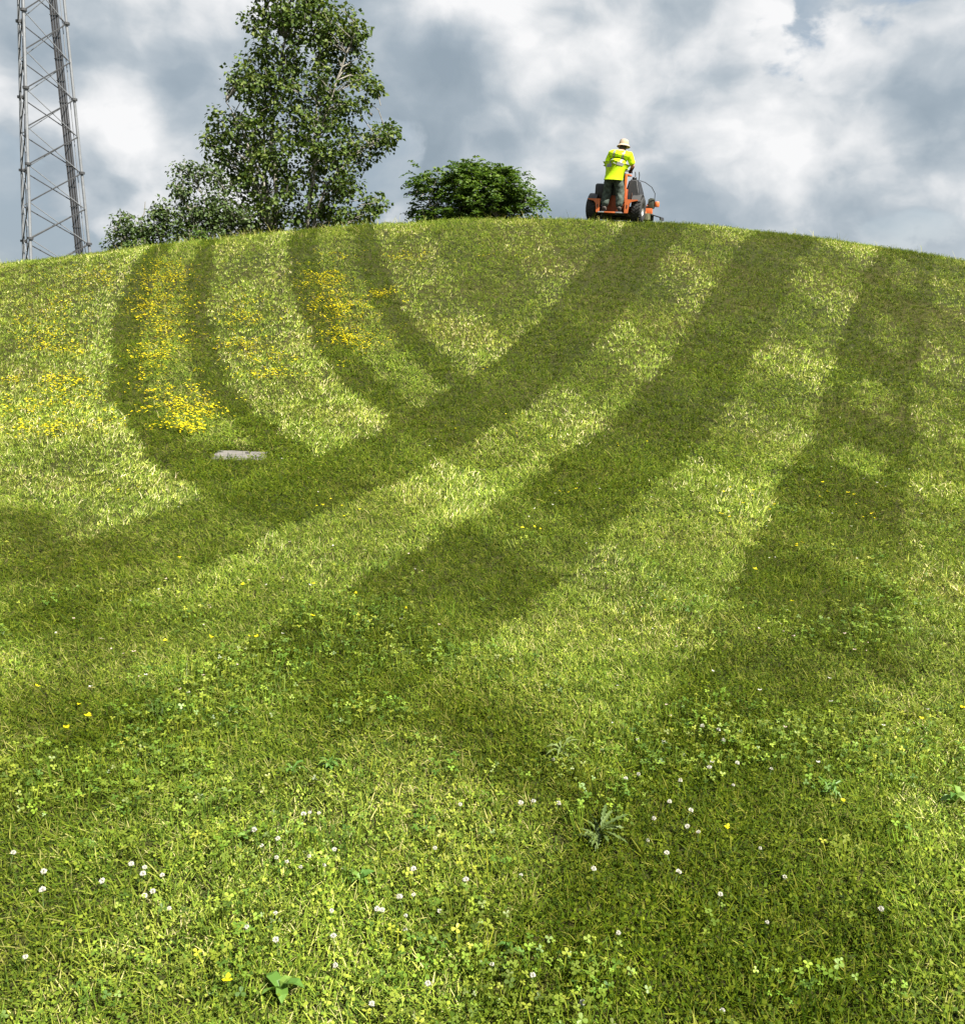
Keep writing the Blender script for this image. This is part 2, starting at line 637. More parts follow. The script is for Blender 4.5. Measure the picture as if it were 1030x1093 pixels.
# ------------------------------------------------------------------ scatter machinery
def scatter(name, pts, rot, scale, which, tint, variants, mat):
    """one object whose points carry instances of small meshes (geometry nodes)"""
    src = bpy.data.collections.new(name + '_pieces')
    for i, me in enumerate(variants):
        if not me.materials:
            me.materials.append(mat)
        ob = bpy.data.objects.new('%s_piece_%02d' % (name, i), me)
        src.objects.link(ob)
    me = bpy.data.meshes.new(name)
    n = len(pts)
    me.vertices.add(n)
    me.vertices.foreach_set('co', np.asarray(pts, np.float32).ravel())
    for nm, typ, arr in (('rot', 'FLOAT_VECTOR', rot), ('scl', 'FLOAT_VECTOR', scale), ('tint', 'FLOAT_VECTOR', tint)):
        a = me.attributes.new(nm, typ, 'POINT')
        a.data.foreach_set('vector', np.asarray(arr, np.float32).ravel())
    a = me.attributes.new('which', 'INT', 'POINT')
    a.data.foreach_set('value', np.asarray(which, np.int32))
    o = link(name, me, mat)
    ng = bpy.data.node_groups.new(name + '_scatter', 'GeometryNodeTree')
    ng.interface.new_socket('Geometry', in_out='INPUT', socket_type='NodeSocketGeometry')
    ng.interface.new_socket('Geometry', in_out='OUTPUT', socket_type='NodeSocketGeometry')
    N, L = ng.nodes.new, ng.links.new
    gi, go = N('NodeGroupInput'), N('NodeGroupOutput')
    ci = N('GeometryNodeCollectionInfo')
    ci.inputs['Collection'].default_value = src
    ci.inputs['Separate Children'].default_value = True
    ci.inputs['Reset Children'].default_value = True
    ip = N('GeometryNodeInstanceOnPoints')
    ip.inputs['Pick Instance'].default_value = True

    def named(nm, typ):
        q = N('GeometryNodeInputNamedAttribute')
        q.data_type = typ
        q.inputs['Name'].default_value = nm
        return q.outputs['Attribute']
    L(gi.outputs[0], ip.inputs['Points'])
    L(ci.outputs[0], ip.inputs['Instance'])
    L(named('which', 'INT'), ip.inputs['Instance Index'])
    L(named('rot', 'FLOAT_VECTOR'), ip.inputs['Rotation'])
    L(named('scl', 'FLOAT_VECTOR'), ip.inputs['Scale'])
    L(ip.outputs[0], go.inputs[0])
    md = o.modifiers.new('scatter', 'NODES')
    md.node_group = ng
    return o


def tilt_euler(yaw, lx, ly):
    """Euler XYZ of: spin by yaw, then lean towards (lx, ly) by its length in radians"""
    ang = np.hypot(lx, ly) + 1e-9
    ax, ay = -ly / ang, lx / ang
    c, s = np.cos(ang), np.sin(ang)
    C = 1 - c
    R = np.zeros((len(yaw), 3, 3))
    R[:, 0, 0] = c + ax * ax * C
    R[:, 0, 1] = ax * ay * C
    R[:, 0, 2] = ay * s
    R[:, 1, 0] = ax * ay * C
    R[:, 1, 1] = c + ay * ay * C
    R[:, 1, 2] = -ax * s
    R[:, 2, 0] = -ay * s
    R[:, 2, 1] = ax * s
    R[:, 2, 2] = c
    cy, sy = np.cos(yaw), np.sin(yaw)
    Rz = np.zeros_like(R)
    Rz[:, 0, 0] = cy
    Rz[:, 0, 1] = -sy
    Rz[:, 1, 0] = sy
    Rz[:, 1, 1] = cy
    Rz[:, 2, 2] = 1
    M = R @ Rz
    e = np.zeros((len(yaw), 3))
    e[:, 0] = np.arctan2(M[:, 2, 1], M[:, 2, 2])
    e[:, 1] = -np.arcsin(np.clip(M[:, 2, 0], -1, 1))
    e[:, 2] = np.arctan2(M[:, 1, 0], M[:, 0, 0])
    return e


def set_attr(me, name, vals):
    a = me.attributes.new(name, 'FLOAT', 'POINT')
    a.data.foreach_set('value', np.asarray(vals, np.float32))


def tuft(nbl, spread, hmin, hmax, wmin, wmax, segs, droop, straw=0.12, seed=0, nleaf=0):
    r = random.Random(seed)
    V, Fc, A = [], [], []
    for _ in range(nbl):
        a = r.uniform(0, 2 * math.pi)
        q = spread * math.sqrt(r.random())
        bx, by = q * math.cos(a), q * math.sin(a)
        h = r.uniform(hmin, hmax)
        w = r.uniform(wmin, wmax) / 2
        la = r.uniform(0, 2 * math.pi)
        lean = r.uniform(0.1, 0.75)
        dx, dy = math.cos(la), math.sin(la)
        fa = la + math.pi / 2 + r.uniform(-.9, .9)
        wx, wy = math.cos(fa) * w, math.sin(fa) * w
        col = r.random()
        dead = r.random() < straw
        col = r.uniform(0.86, 1.0) if dead else col * 0.8
        n0 = len(V)
        dr = droop * r.uniform(0.3, 1.3)
        blunt = r.choice((0.15, 0.35, 0.55))
        for s_ in range(segs + 1):
            t = s_ / segs
            off = h * (lean * t + dr * t * t)
            zz = h * (t - 0.45 * dr * t * t) - 0.006
            k = 1.0 if s_ < segs else blunt
            k *= (0.75 + 0.25 * math.sin(math.pi * min(1, t + .2)))
            V.append((bx + dx * off - wx * k, by + dy * off - wy * k, zz))
            V.append((bx + dx * off + wx * k, by + dy * off + wy * k, zz))
            A += [col, col]
        for s_ in range(segs):
            i = n0 + 2 * s_
            Fc.append((i, i + 1, i + 3, i + 2))
    for _ in range(nleaf):        # small broad leaves of the weeds mixed into the turf
        a = r.uniform(0, 2 * math.pi)
        q = spread * 1.1 * math.sqrt(r.random())
        c = Vector((q * math.cos(a), q * math.sin(a), r.uniform(.35, .8) * hmax))
        b = r.uniform(0, 2 * math.pi)
        u = Vector((math.cos(b), math.sin(b), r.gauss(0, .35)))
        v = Vector((-math.sin(b), math.cos(b), r.gauss(0, .35)))
        sz = r.uniform(1.6, 3.2) * wmax
        col = r.uniform(.0, .75)
        n0 = len(V)
        V += [c, c + (u * .5 - v * .42) * sz, c + u * sz, c + (u * .5 + v * .42) * sz]
        A += [col] * 4
        Fc.append((n0, n0 + 1, n0 + 2, n0 + 3))
    me = mesh_np('grass_tuft', V, Fc)
    set_attr(me, 'rnd', A)
    return me


def clover_clump(n, spread, size, seed):
    r = random.Random(seed)
    V, Fc, A = [], [], []
    for _ in range(n):
        a = r.uniform(0, 2 * math.pi)
        q = spread * math.sqrt(r.random())
        c = Vector((q * math.cos(a), q * math.sin(a), r.uniform(0.03, 0.065)))
        yaw = r.uniform(0, 2 * math.pi)
        nrm = Vector((r.gauss(0, .35), r.gauss(0, .35), 1)).normalized()
        t1 = nrm.orthogonal().normalized()
        t2 = nrm.cross(t1)
        col = r.random()
        sz = size * r.uniform(0.6, 1.25)
        for k in range(3):
            b = yaw + k * 2 * math.pi / 3
            u = t1 * math.cos(b) + t2 * math.sin(b)
            v = nrm.cross(u)
            n0 = len(V)
            cup = r.uniform(-0.1, 0.35)
            for (pu, pv, pz) in ((0, 0, 0), (.45, -.36, cup * .5), (.9, -.38, cup), (1.05, 0, cup * .6), (.9, .38, cup), (.45, .36, cup * .5)):
                V.append(c + (u * pu + v * pv + nrm * pz * 0.5) * sz)
                A.append(col)
            Fc += [(n0, n0 + 1, n0 + 2, n0 + 3), (n0, n0 + 3, n0 + 4, n0 + 5)]
        st = Vector((c.x * 0.6, c.y * 0.6, -0.005))     # stalk
        n0 = len(V)
        sd = Vector((0.0009, 0.0004, 0))
        V += [st - sd, st + sd, c + sd, c - sd]
        A += [col] * 4
        Fc.append((n0, n0 + 1, n0 + 2, n0 + 3))
    me = mesh_np('clover_clump', V, Fc)
    set_attr(me, 'rnd', A)
    return me


def polar_points(d0, d1, sfun, half=math.radians(41), oy=-1.2):
    """jittered points over a wedge of ground, spacing sfun(distance)"""
    P = []
    d = d0
    while d < d1:
        s = sfun(d)
        n = int(2 * half * d / s)
        a = (np.arange(n) + rng.random(n)) / n * 2 * half - half
        dd = d + (rng.random(n) - 0.5) * s * 1.3
        P.append(np.stack([np.sin(a) * dd, np.cos(a) * dd + oy], 1))
        d += s
    return np.concatenate(P)


SLAB = unproject(257, 487)
SLAB_W, SLAB_D = 0.46, 0.31


def keep_clear(P, m=0.0):
    return ~((np.abs(P[:, 0] - SLAB.x) < SLAB_W / 2 + m) & (np.abs(P[:, 1] - SLAB.y) < SLAB_D / 2 + m))


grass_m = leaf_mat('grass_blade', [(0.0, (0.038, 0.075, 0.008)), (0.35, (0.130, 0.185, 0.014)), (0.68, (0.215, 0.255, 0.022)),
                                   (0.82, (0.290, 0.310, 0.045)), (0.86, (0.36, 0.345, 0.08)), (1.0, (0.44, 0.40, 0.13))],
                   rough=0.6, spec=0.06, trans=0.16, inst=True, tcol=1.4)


def build_grass():
    P = polar_points(2.2, 30.5, lambda d: 0.034 * max(1.0, (d / 4.5)) ** 0.78 * (1.0 if d < 26 else 1.7))
    P = P[keep_clear(P, -0.02)]
    n = len(P)
    x, y = P[:, 0], P[:, 1]
    d = np.hypot(x, y)
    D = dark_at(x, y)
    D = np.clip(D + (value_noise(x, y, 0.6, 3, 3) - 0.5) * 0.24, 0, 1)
    patch = value_noise(x, y, 1.6, 21, 4)
    dry = np.clip((value_noise(x, y, 0.9, 41, 4) - 0.46) * 4, 0, 1)
    fine = value_noise(x, y, 0.16, 61, 2)
    # bent away from the viewer in pale stripes, towards the viewer in dark ones
    bend = np.clip((D - 0.05) / 0.62, 0, 1)
    ang = (0.62 * (1 - bend) - 0.62 * bend) * (0.8 + 0.5 * rng.random(n))
    side = (value_noise(x, y, 2.0, 77, 2) - 0.5) * 0.9
    lx = side * 0.5 + rng.normal(0, 0.20, n)
    ly = ang + rng.normal(0, 0.16, n)
    yaw = rng.random(n) * 2 * math.pi
    rot = tilt_euler(yaw, lx, ly)
    size = 1.0 * np.maximum(1.0, (d / 5.5)) ** 0.22
    size *= (0.78 + 0.4 * patch) * (0.85 + 0.3 * rng.random(n))
    hz = size * (0.85 + 0.35 * fine)
    scale = np.stack([size, size, hz], 1)
    lum = (0.35 + 1.45 * (1 - np.clip(D, 0, 1)) ** 1.7) * (0.80 + 0.40 * patch) * (0.80 + 0.40 * value_noise(x, y, 0.22, 171, 2)) * np.exp(rng.normal(0, 0.15, n))  # stripe sheen and shade are also painted into the clump colour
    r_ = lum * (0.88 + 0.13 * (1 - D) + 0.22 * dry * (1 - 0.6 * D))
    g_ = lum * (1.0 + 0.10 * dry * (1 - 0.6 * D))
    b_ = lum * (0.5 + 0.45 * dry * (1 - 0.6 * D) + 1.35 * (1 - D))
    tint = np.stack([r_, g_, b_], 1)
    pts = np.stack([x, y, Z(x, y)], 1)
    near = [tuft(32, 0.034, 0.016, 0.050, 0.0016, 0.0038, 3, 0.55, 0.07 + 0.04 * (k % 3), 100 + k, 6) for k in range(9)]
    far = [tuft(20, 0.046, 0.022, 0.055, 0.0032, 0.0062, 2, 0.5, 0.07 + 0.04 * (k % 3), 200 + k, 4) for k in range(7)]
    which = np.where(d + rng.normal(0, 1.2, n) < 7.5, rng.integers(0, 9, n), 9 + rng.integers(0, 7, n))
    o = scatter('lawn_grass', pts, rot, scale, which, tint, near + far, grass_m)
    tag(o, 'mown lawn grass with pale and dark mowing stripes over the hill', 'grass', kind='stuff')
    print('grass clumps', n)
    # longer wisps along the crest and at odd places
    m = 1500
    a = rng.uniform(-0.62, 0.62, m)
    dd = rng.uniform(20.5, 25.0, m)
    wx, wy = np.sin(a) * dd, np.cos(a) * dd
    keep = (value_noise(wx, wy, 1.5, 131, 2) > 0.45) & ((wx < 1.5) | (rng.random(m) < .3))
    wx, wy = wx[keep], wy[keep]
    k = len(wx)
    wisps = [tuft(4, 0.05, 0.12, 0.26, 0.003, 0.005, 4, 0.35, 0.5, 300 + i) for i in range(5)]
    o = scatter('tall_grass', np.stack([wx, wy, Z(wx, wy)], 1), tilt_euler(rng.random(k) * 6.28, rng.normal(0, .1, k), rng.normal(0, .1, k)),
                np.repeat(rng.uniform(.6, 1.2, k)[:, None], 3, 1), rng.integers(0, 5, k), np.full((k, 3), 1.0), wisps, grass_m)
    tag(o, 'thin tall grass wisps standing along the crest of the hill', 'grass', kind='stuff')


build_grass()

clover_m = leaf_mat('clover_leaf', [(0.0, (0.052, 0.100, 0.010)), (0.5, (0.105, 0.165, 0.014)), (0.8, (0.15, 0.225, 0.022)), (1.0, (0.21, 0.28, 0.03))],
                    rough=0.45, spec=0.4, trans=0.30, inst=True)


def build_clover():
    P = polar_points(2.2, 13, lambda d: 0.052 * max(1.0, d / 5) ** 0.9)
    x, y = P[:, 0], P[:, 1]
    d = np.hypot(x, y)
    c = value_noise(x, y, 0.55, 151, 3)
    bias = np.clip((4.6 - d) * 0.05, -0.12, 0.13) + np.clip(x * 0.02, -0.05, 0.06)
    keep = (c + bias + rng.normal(0, 0.11, len(x))) - np.clip((d - 4) * 0.035, 0, .3) > 0.67
    keep &= keep_clear(P, 0.03)
    x, y, d = x[keep], y[keep], d[keep]
    n = len(x)
    kinds = [clover_clump(9, 0.05, 0.0085, 400 + k) for k in range(6)]
    s = rng.uniform(0.75, 1.35, n)
    lum = rng.uniform(0.75, 1.25, n)
    tint = np.stack([lum * rng.uniform(.85, 1.3, n), lum, lum * rng.uniform(.8, 1.2, n)], 1)
    o = scatter('clover_leaves', np.stack([x, y, Z(x, y)], 1), tilt_euler(rng.random(n) * 6.28, rng.normal(0, .15, n), rng.normal(0, .15, n)),
                np.stack([s, s, s * rng.uniform(.8, 1.3, n)], 1), rng.integers(0, 6, n), tint, kinds, clover_m)
    tag(o, 'low green clover leaves growing through the foreground lawn', 'clover', kind='stuff')
    print('clover clumps', n)


build_clover()

# ------------------------------------------------------------------ flowers
def petal_mesh(name, nf, spread, zr, size, seed, stalk=True):
    """loose cluster of small pea-flower heads"""
    r = random.Random(seed)
    V, Fc, A = [], [], []
    for _ in range(nf):
        a = r.uniform(0, 6.283)
        q = spread * math.sqrt(r.random())
        c = Vector((q * math.cos(a), q * math.sin(a), r.uniform(*zr)))
        yaw = r.uniform(0, 6.283)
        col = r.random()
        k = r.randint(3, 5)
        for i in range(k):
            b = yaw + i * 6.283 / k
            u = Vector((math.cos(b), math.sin(b), r.uniform(0.1, 0.7)))
            v = Vector((-math.sin(b), math.cos(b), 0)) * 0.45
            s = size * r.uniform(0.7, 1.2)
            n0 = len(V)
            V += [c, c + (u * .6 - v) * s, c + u * 1.05 * s, c + (u * .6 + v) * s]
            A += [col] * 4
            Fc.append((n0, n0 + 1, n0 + 2, n0 + 3))
    me = mesh_np(name, V, Fc)
    set_attr(me, 'rnd', A)
    return me


yellow_m = leaf_mat('yellow_petal', [(0.0, (0.54, 0.42, 0.004)), (0.5, (0.68, 0.57, 0.006)), (1.0, (0.74, 0.66, 0.02))],
                    rough=0.5, spec=0.3, trans=0.25, tcol=1.1)
white_m = leaf_mat('white_petal', [(0.0, (0.45, 0.43, 0.36)), (0.6, (0.58, 0.57, 0.51)), (1.0, (0.46, 0.34, 0.28))],
                   rough=0.6, spec=0.2, trans=0.2, tcol=1.0)


def flower_points(px, py, rx, ry, n, tilt=0.0):
    out = []
    for _ in range(n):
        g = (rnd.gauss(0, .5), rnd.gauss(0, .5))
        x = px + g[0] * rx * 1.3 - g[1] * ry * tilt
        y = py + g[1] * ry * 1.25
        if y < 262 + max(0, 200 - x) * 0.12:
            continue
        out.append(unproject(x, y))
    return out


yel_kinds = [petal_mesh('yellow_flower_cluster', 3, 0.055, (0.055, 0.10), 0.014, 500 + k) for k in range(6)]


def flower_patch(name, label, blobs, kinds, mat, cat, smin, smax, more=1.0):
    pts = [p for b in blobs for p in flower_points(*b[:4], int(b[4] * more))]
    n = len(pts)
    s = rng.uniform(smin, smax, n)
    o = scatter(name, np.array([tuple(p) for p in pts]), tilt_euler(rng.random(n) * 6.28, rng.normal(0, .1, n), rng.normal(0, .1, n)),
                np.repeat(s[:, None], 3, 1), rng.integers(0, len(kinds), n), np.ones((n, 3)), kinds, mat)
    return tag(o, label, cat, kind='stuff')


YP = [
    ('yellow wildflowers in the pale strip at the far left of the hill', [(45, 355, 22, 22, 60), (70, 325, 30, 15, 22), (75, 378, 20, 6, 26), (60, 340, 30, 30, 24)]),
    ('yellow wildflowers in low rows left of the darkest left stripe', [(65, 412, 22, 8, 34), (35, 440, 40, 9, 30), (45, 462, 55, 9, 32), (90, 435, 40, 20, 18), (15, 411, 8, 4, 8)]),
    ('sparse yellow wildflowers below the crest beside the tower', [(105, 300, 22, 9, 34), (55, 310, 40, 14, 10)]),
    ('long dense drift of yellow wildflowers between two dark stripes', [(178, 294, 26, 12, 100), (172, 320, 26, 13, 72), (160, 335, 20, 10, 40), (172, 355, 24, 14, 60), (165, 378, 20, 12, 36), (165, 398, 22, 12, 20), (185, 425, 30, 14, 22)]),
    ('bright yellow wildflower cluster just above the concrete slab', [(195, 440, 24, 11, 40), (200, 462, 22, 5, 30), (215, 445, 20, 10, 22)]),
    ('scattered yellow wildflowers on the pale stripe right of the long drift', [(260, 343, 22, 7, 34), (268, 325, 20, 8, 18), (262, 372, 18, 5, 26), (290, 388, 24, 8, 20), (285, 405, 22, 5, 24), (255, 350, 30, 40, 20)]),
    ('dense yellow wildflower cluster highest on the curved dark stripe', [(345, 302, 20, 7, 80)]),
    ('dense yellow wildflowers in the middle of the curved dark stripe', [(358, 331, 26, 13, 120), (405, 317, 13, 4, 30), (368, 364, 18, 9, 56), (385, 372, 20, 10, 20)]),
    ('thin yellow wildflowers near the crest below the round bush', [(436, 278, 14, 4, 22), (360, 277, 16, 4, 14), (545, 275, 60, 8, 8)]),
]
for lab, bl in YP:
    bl = bl + [(b_[0], b_[1], b_[2] * 2.0, b_[3] * 2.0, int(b_[4] * .3)) for b_ in bl]
    flower_patch('yellow_flower_patch', lab, bl, yel_kinds, yellow_m, 'flowers', 0.65, 1.3, 1.5)
one_yel = [petal_mesh('single_yellow_flower', 1, 0.01, (0.05, 0.075), 0.011, 540 + k) for k in range(4)]
sp = [(px, py, 14, 5, 3 if py < 600 else 1) for px, py in ((135, 531), (350, 545), (375, 552), (470, 460), (540, 455), (570, 470), (760, 540), (800, 535), (910, 540),
      (890, 530), (660, 480), (605, 530), (800, 625), (860, 660), (720, 655), (560, 575), (250, 640), (330, 670), (285, 690), (160, 700), (190, 610), (70, 765), (85, 790),
      (110, 785), (60, 745), (1005, 775), (985, 790), (900, 870), (760, 900), (240, 1078), (320, 640), (440, 655), (380, 640), (260, 690), (230, 695), (640, 610), (810, 550), (930, 560), (850, 590), (770, 560), (590, 240), (480, 350), (520, 400))]
o = flower_patch('scattered_yellow_flowers', 'single small yellow flowers dotted over the lower lawn', sp, one_yel, yellow_m, 'flowers', 0.8, 1.4)

# white clover: distant specks are one mass, the near heads are single flowers
speck = [petal_mesh('clover_speck', 1, 0.01, (0.045, 0.065), 0.0085, 560 + k) for k in range(4)]
wp = [(700, 320, 260, 60, 190), (560, 300, 150, 60, 90), (850, 420, 160, 70, 90), (480, 260, 160, 14, 60), (640, 520, 300, 60, 60), (330, 300, 120, 40, 30),
      (300, 640, 200, 60, 24), (800, 700, 220, 90, 40), (100, 720, 120, 40, 12)]
flower_patch('distant_clover_flowers', 'tiny white clover flowers speckling the hillside', wp, speck, white_m, 'flowers', 0.7, 1.2)


def clover_head(seed):
    """globe of narrow florets over a stalk"""
    r = random.Random(seed)
    V, Fc, A = [], [], []
    for ring, (el, k) in enumerate(((-0.35, 11), (0.05, 12), (0.45, 10), (0.85, 7), (1.25, 4))):
        for i in range(k):
            az = 6.283 * (i + 0.5 * (ring % 2) + r.uniform(-.2, .2)) / k
            u = Vector((math.cos(az) * math.cos(el), math.sin(az) * math.cos(el), math.sin(el)))
            t = Vector((-math.sin(az), math.cos(az), 0))
            w = u.cross(t)
            L = 0.0088 * r.uniform(.8, 1.15)
            n0 = len(V)
            V += [u * 0.002, u * L * .6 - t * 0.0016, u * L * 1.05 + w * 0.0008, u * L * .6 + t * 0.0016, u * L * .75 + w * 0.0018]
            c = r.random() * (0.75 if ring else 1.0)
            A += [c] * 5
            Fc += [(n0, n0 + 1, n0 + 4), (n0, n0 + 4, n0 + 3), (n0 + 1, n0 + 2, n0 + 4), (n0 + 4, n0 + 2, n0 + 3)]
    me = mesh_np('flower_head', V, Fc)
    set_attr(me, 'rnd', A)
    me.materials.append(white_m)
    return me


heads = [clover_head(600 + k) for k in range(5)]
stalk_m = simple_mat('flower_stalk', (0.10, 0.16, 0.04), 0.6)
stalks = []
for k in range(3):
    mb = MB()
    mb.tube([(0, 0, -0.004), (0.004 * (k - 1), 0.003, 0.03), (0, 0, 0.064)], [0.0012, 0.001, 0.0009], 5)
    me = bpy.data.meshes.new('stalk')
    me.from_pydata(mb.v, [], mb.f)
    me.materials.append(stalk_m)
    stalks.append(me)
HEADS = [(139, 924), (154, 928), (153, 940), (173, 940), (147, 965), (161, 961), (118, 940), (49, 941), (48, 964), (8, 919), (181, 971),
         (332, 869), (322, 874), (342, 871), (275, 897), (304, 896), (294, 920), (305, 923), (322, 925), (331, 915), (347, 927), (283, 903), (357, 907), (297, 979), (265, 992), (350, 979),
         (28, 1027), (295, 1013), (357, 1010), (357, 1033), (395, 1080), (396, 979), (424, 958), (430, 966), (442, 958), (407, 978), (431, 980), (465, 907), (497, 947), (443, 933), (466, 975), (433, 996),
         (568, 861), (590, 808), (593, 860), (489, 861), (555, 862), (686, 898), (715, 916), (680, 788), (708, 790), (764, 791), (758, 816), (758, 824), (666, 831), (678, 825), (724, 839), (730, 869), (745, 890), (711, 858),
         (659, 999), (616, 1077), (570, 1055), (525, 1036), (456, 1062), (556, 938), (632, 937), (765, 960), (746, 779), (763, 782), (783, 818), (781, 836), (822, 823), (735, 886), (809, 907), (815, 986), (934, 978), (715, 936), (744, 888), (695, 876), (833, 936), (765, 1085)]
for i, (px, py) in enumerate(HEADS):
    g = unproject(px, py + 14)
    t = empty('clover_flower', g, rnd.uniform(0, 6.28))
    s = rnd.uniform(0.6, 1.0)
    t.scale = (s, s, s * rnd.uniform(.85, 1.1))
    t.rotation_euler = (rnd.gauss(0, .15), rnd.gauss(0, .15), rnd.uniform(0, 6.28))
    where = ('in the loose group at the lower left' if i < 11 else 'in the ring right of the light green weed' if i < 26 else
             'along the bottom left edge' if i < 31 else 'in the short row left of the jagged rosette' if i < 42 else
             'around the jagged grey-green rosette' if i < 60 else 'in the bottom middle and right lawn')
    tag(t, 'small round white clover flower head ' + where, 'flower', 'white clover flowers ' + where)
    h = link('flower_head', heads[i % 5], None, t)
    h.location = (0, 0, 0.066)
    link('stalk', stalks[i % 3], None, t)

# ------------------------------------------------------------------ weeds
weed_m = leaf_mat('weed_leaf', [(0.0, (0.065, 0.10, 0.024)), (0.5, (0.095, 0.135, 0.035)), (1.0, (0.13, 0.17, 0.05))], rough=0.5, spec=0.35, trans=0.2)
broad_m = leaf_mat('broad_leaf', [(0.0, (0.06, 0.14, 0.02)), (0.5, (0.10, 0.19, 0.028)), (1.0, (0.15, 0.24, 0.04))], rough=0.45, spec=0.4, trans=0.25)


def toothed_leaf(length, width, teeth, seed, arch):
    r = random.Random(seed)
    V, Fc, A = [], [], []
    n = teeth * 2 + 1
    col = r.random()
    for i in range(n + 1):
        t = i / n
        env = math.sin(math.pi * min(1, 0.12 + 0.88 * t)) ** 0.7 * (0.45 + 0.55 * t)
        w = width * env * (1.0 if i % 2 else 0.38 if teeth > 2 else 0.9)
        yy = length * t
        zz = arch * math.sin(math.pi * (0.08 + t * 0.8)) * length - 0.004
        sh = 0.35 * w if i % 2 else 0
        V += [(-w, yy - sh, zz + w * .28), (0, yy, zz), (w, yy - sh, zz + w * .28)]
        A += [col] * 3
    for i in range(n):
        a = i * 3
        Fc += [(a, a + 1, a + 4, a + 3), (a + 1, a + 2, a + 5, a + 4)]
    me = mesh_np('leaf', V, Fc)
    set_attr(me, 'rnd', A)
    return me


def rosette(px, py, name, label, nl, length, width, teeth, mat, arch, lift, cat='weed', fan=(0, 6.283), seed=0):
    g = unproject(px, py)
    t = empty(name, (g.x, g.y, g.z + lift * .6))
    if name == 'broadleaf_weed':
        length, width = length * .75, width * .72
    tag(t, label, cat)
    r = random.Random(seed)
    ms = [toothed_leaf(length * r.uniform(.55, 1.15), width * r.uniform(.8, 1.15), teeth, seed * 10 + k, arch * r.uniform(.7, 1.4)) for k in range(4)]
    for k in range(nl):
        o = link('leaf', ms[k % 4], mat, t)
        o.rotation_euler = (r.gauss(0.12, .22), r.gauss(0, .35), fan[0] + (fan[1] - fan[0]) * (k + r.uniform(-.25, .25)) / nl)
        o.location = (0, 0, 0.002 * k)
    return t


rosette(640, 903, 'dandelion_rosette', 'grey-green weed rosette with long jagged leaves spread flat on the grass', 26, 0.105, 0.011, 5, weed_m, .14, 0.026, seed=3)
rosette(300, 1070, 'broadleaf_weed', 'broad pale green leaves of a weed at the bottom edge', 7, 0.075, 0.028, 1, broad_m, .25, 0.035, seed=5)
rosette(352, 826, 'broadleaf_weed', 'bright green leafy weed clump right of the pale patch', 11, 0.085, 0.017, 1, broad_m, .45, 0.03, seed=7)
rosette(312, 832, 'broadleaf_weed', 'smaller bright green weed left of the leafy clump', 7, 0.07, 0.016, 1, broad_m, .45, 0.03, seed=8)
rosette(545, 1026, 'broadleaf_weed', 'rounded bright leaf sticking up among the clover', 3, 0.05, 0.022, 1, broad_m, .4, 0.045, seed=9)
rosette(1018, 862, 'broadleaf_weed', 'wide pale leaves of a weed at the right edge', 7, 0.11, 0.026, 1, broad_m, .4, 0.03, seed=11)
rosette(885, 856, 'broadleaf_weed', 'coarse bright grass-like weed clump right of the middle', 12, 0.11, 0.008, 1, broad_m, .6, 0.03, seed=13)
rosette(600, 812, 'broadleaf_weed', 'dark green weed clump below the middle of the lawn', 9, 0.085, 0.015, 3, weed_m, .4, 0.03, seed=15)
rosette(262, 905, 'broadleaf_weed', 'single light green weed left of the clover flower ring', 5, 0.05, 0.015, 1, broad_m, .35, 0.045, seed=17)
rosette(385, 952, 'broadleaf_weed', 'soft green weed with upright leaves beside pink-tinged flowers', 5, 0.06, 0.016, 1, broad_m, .45, 0.04, seed=19)


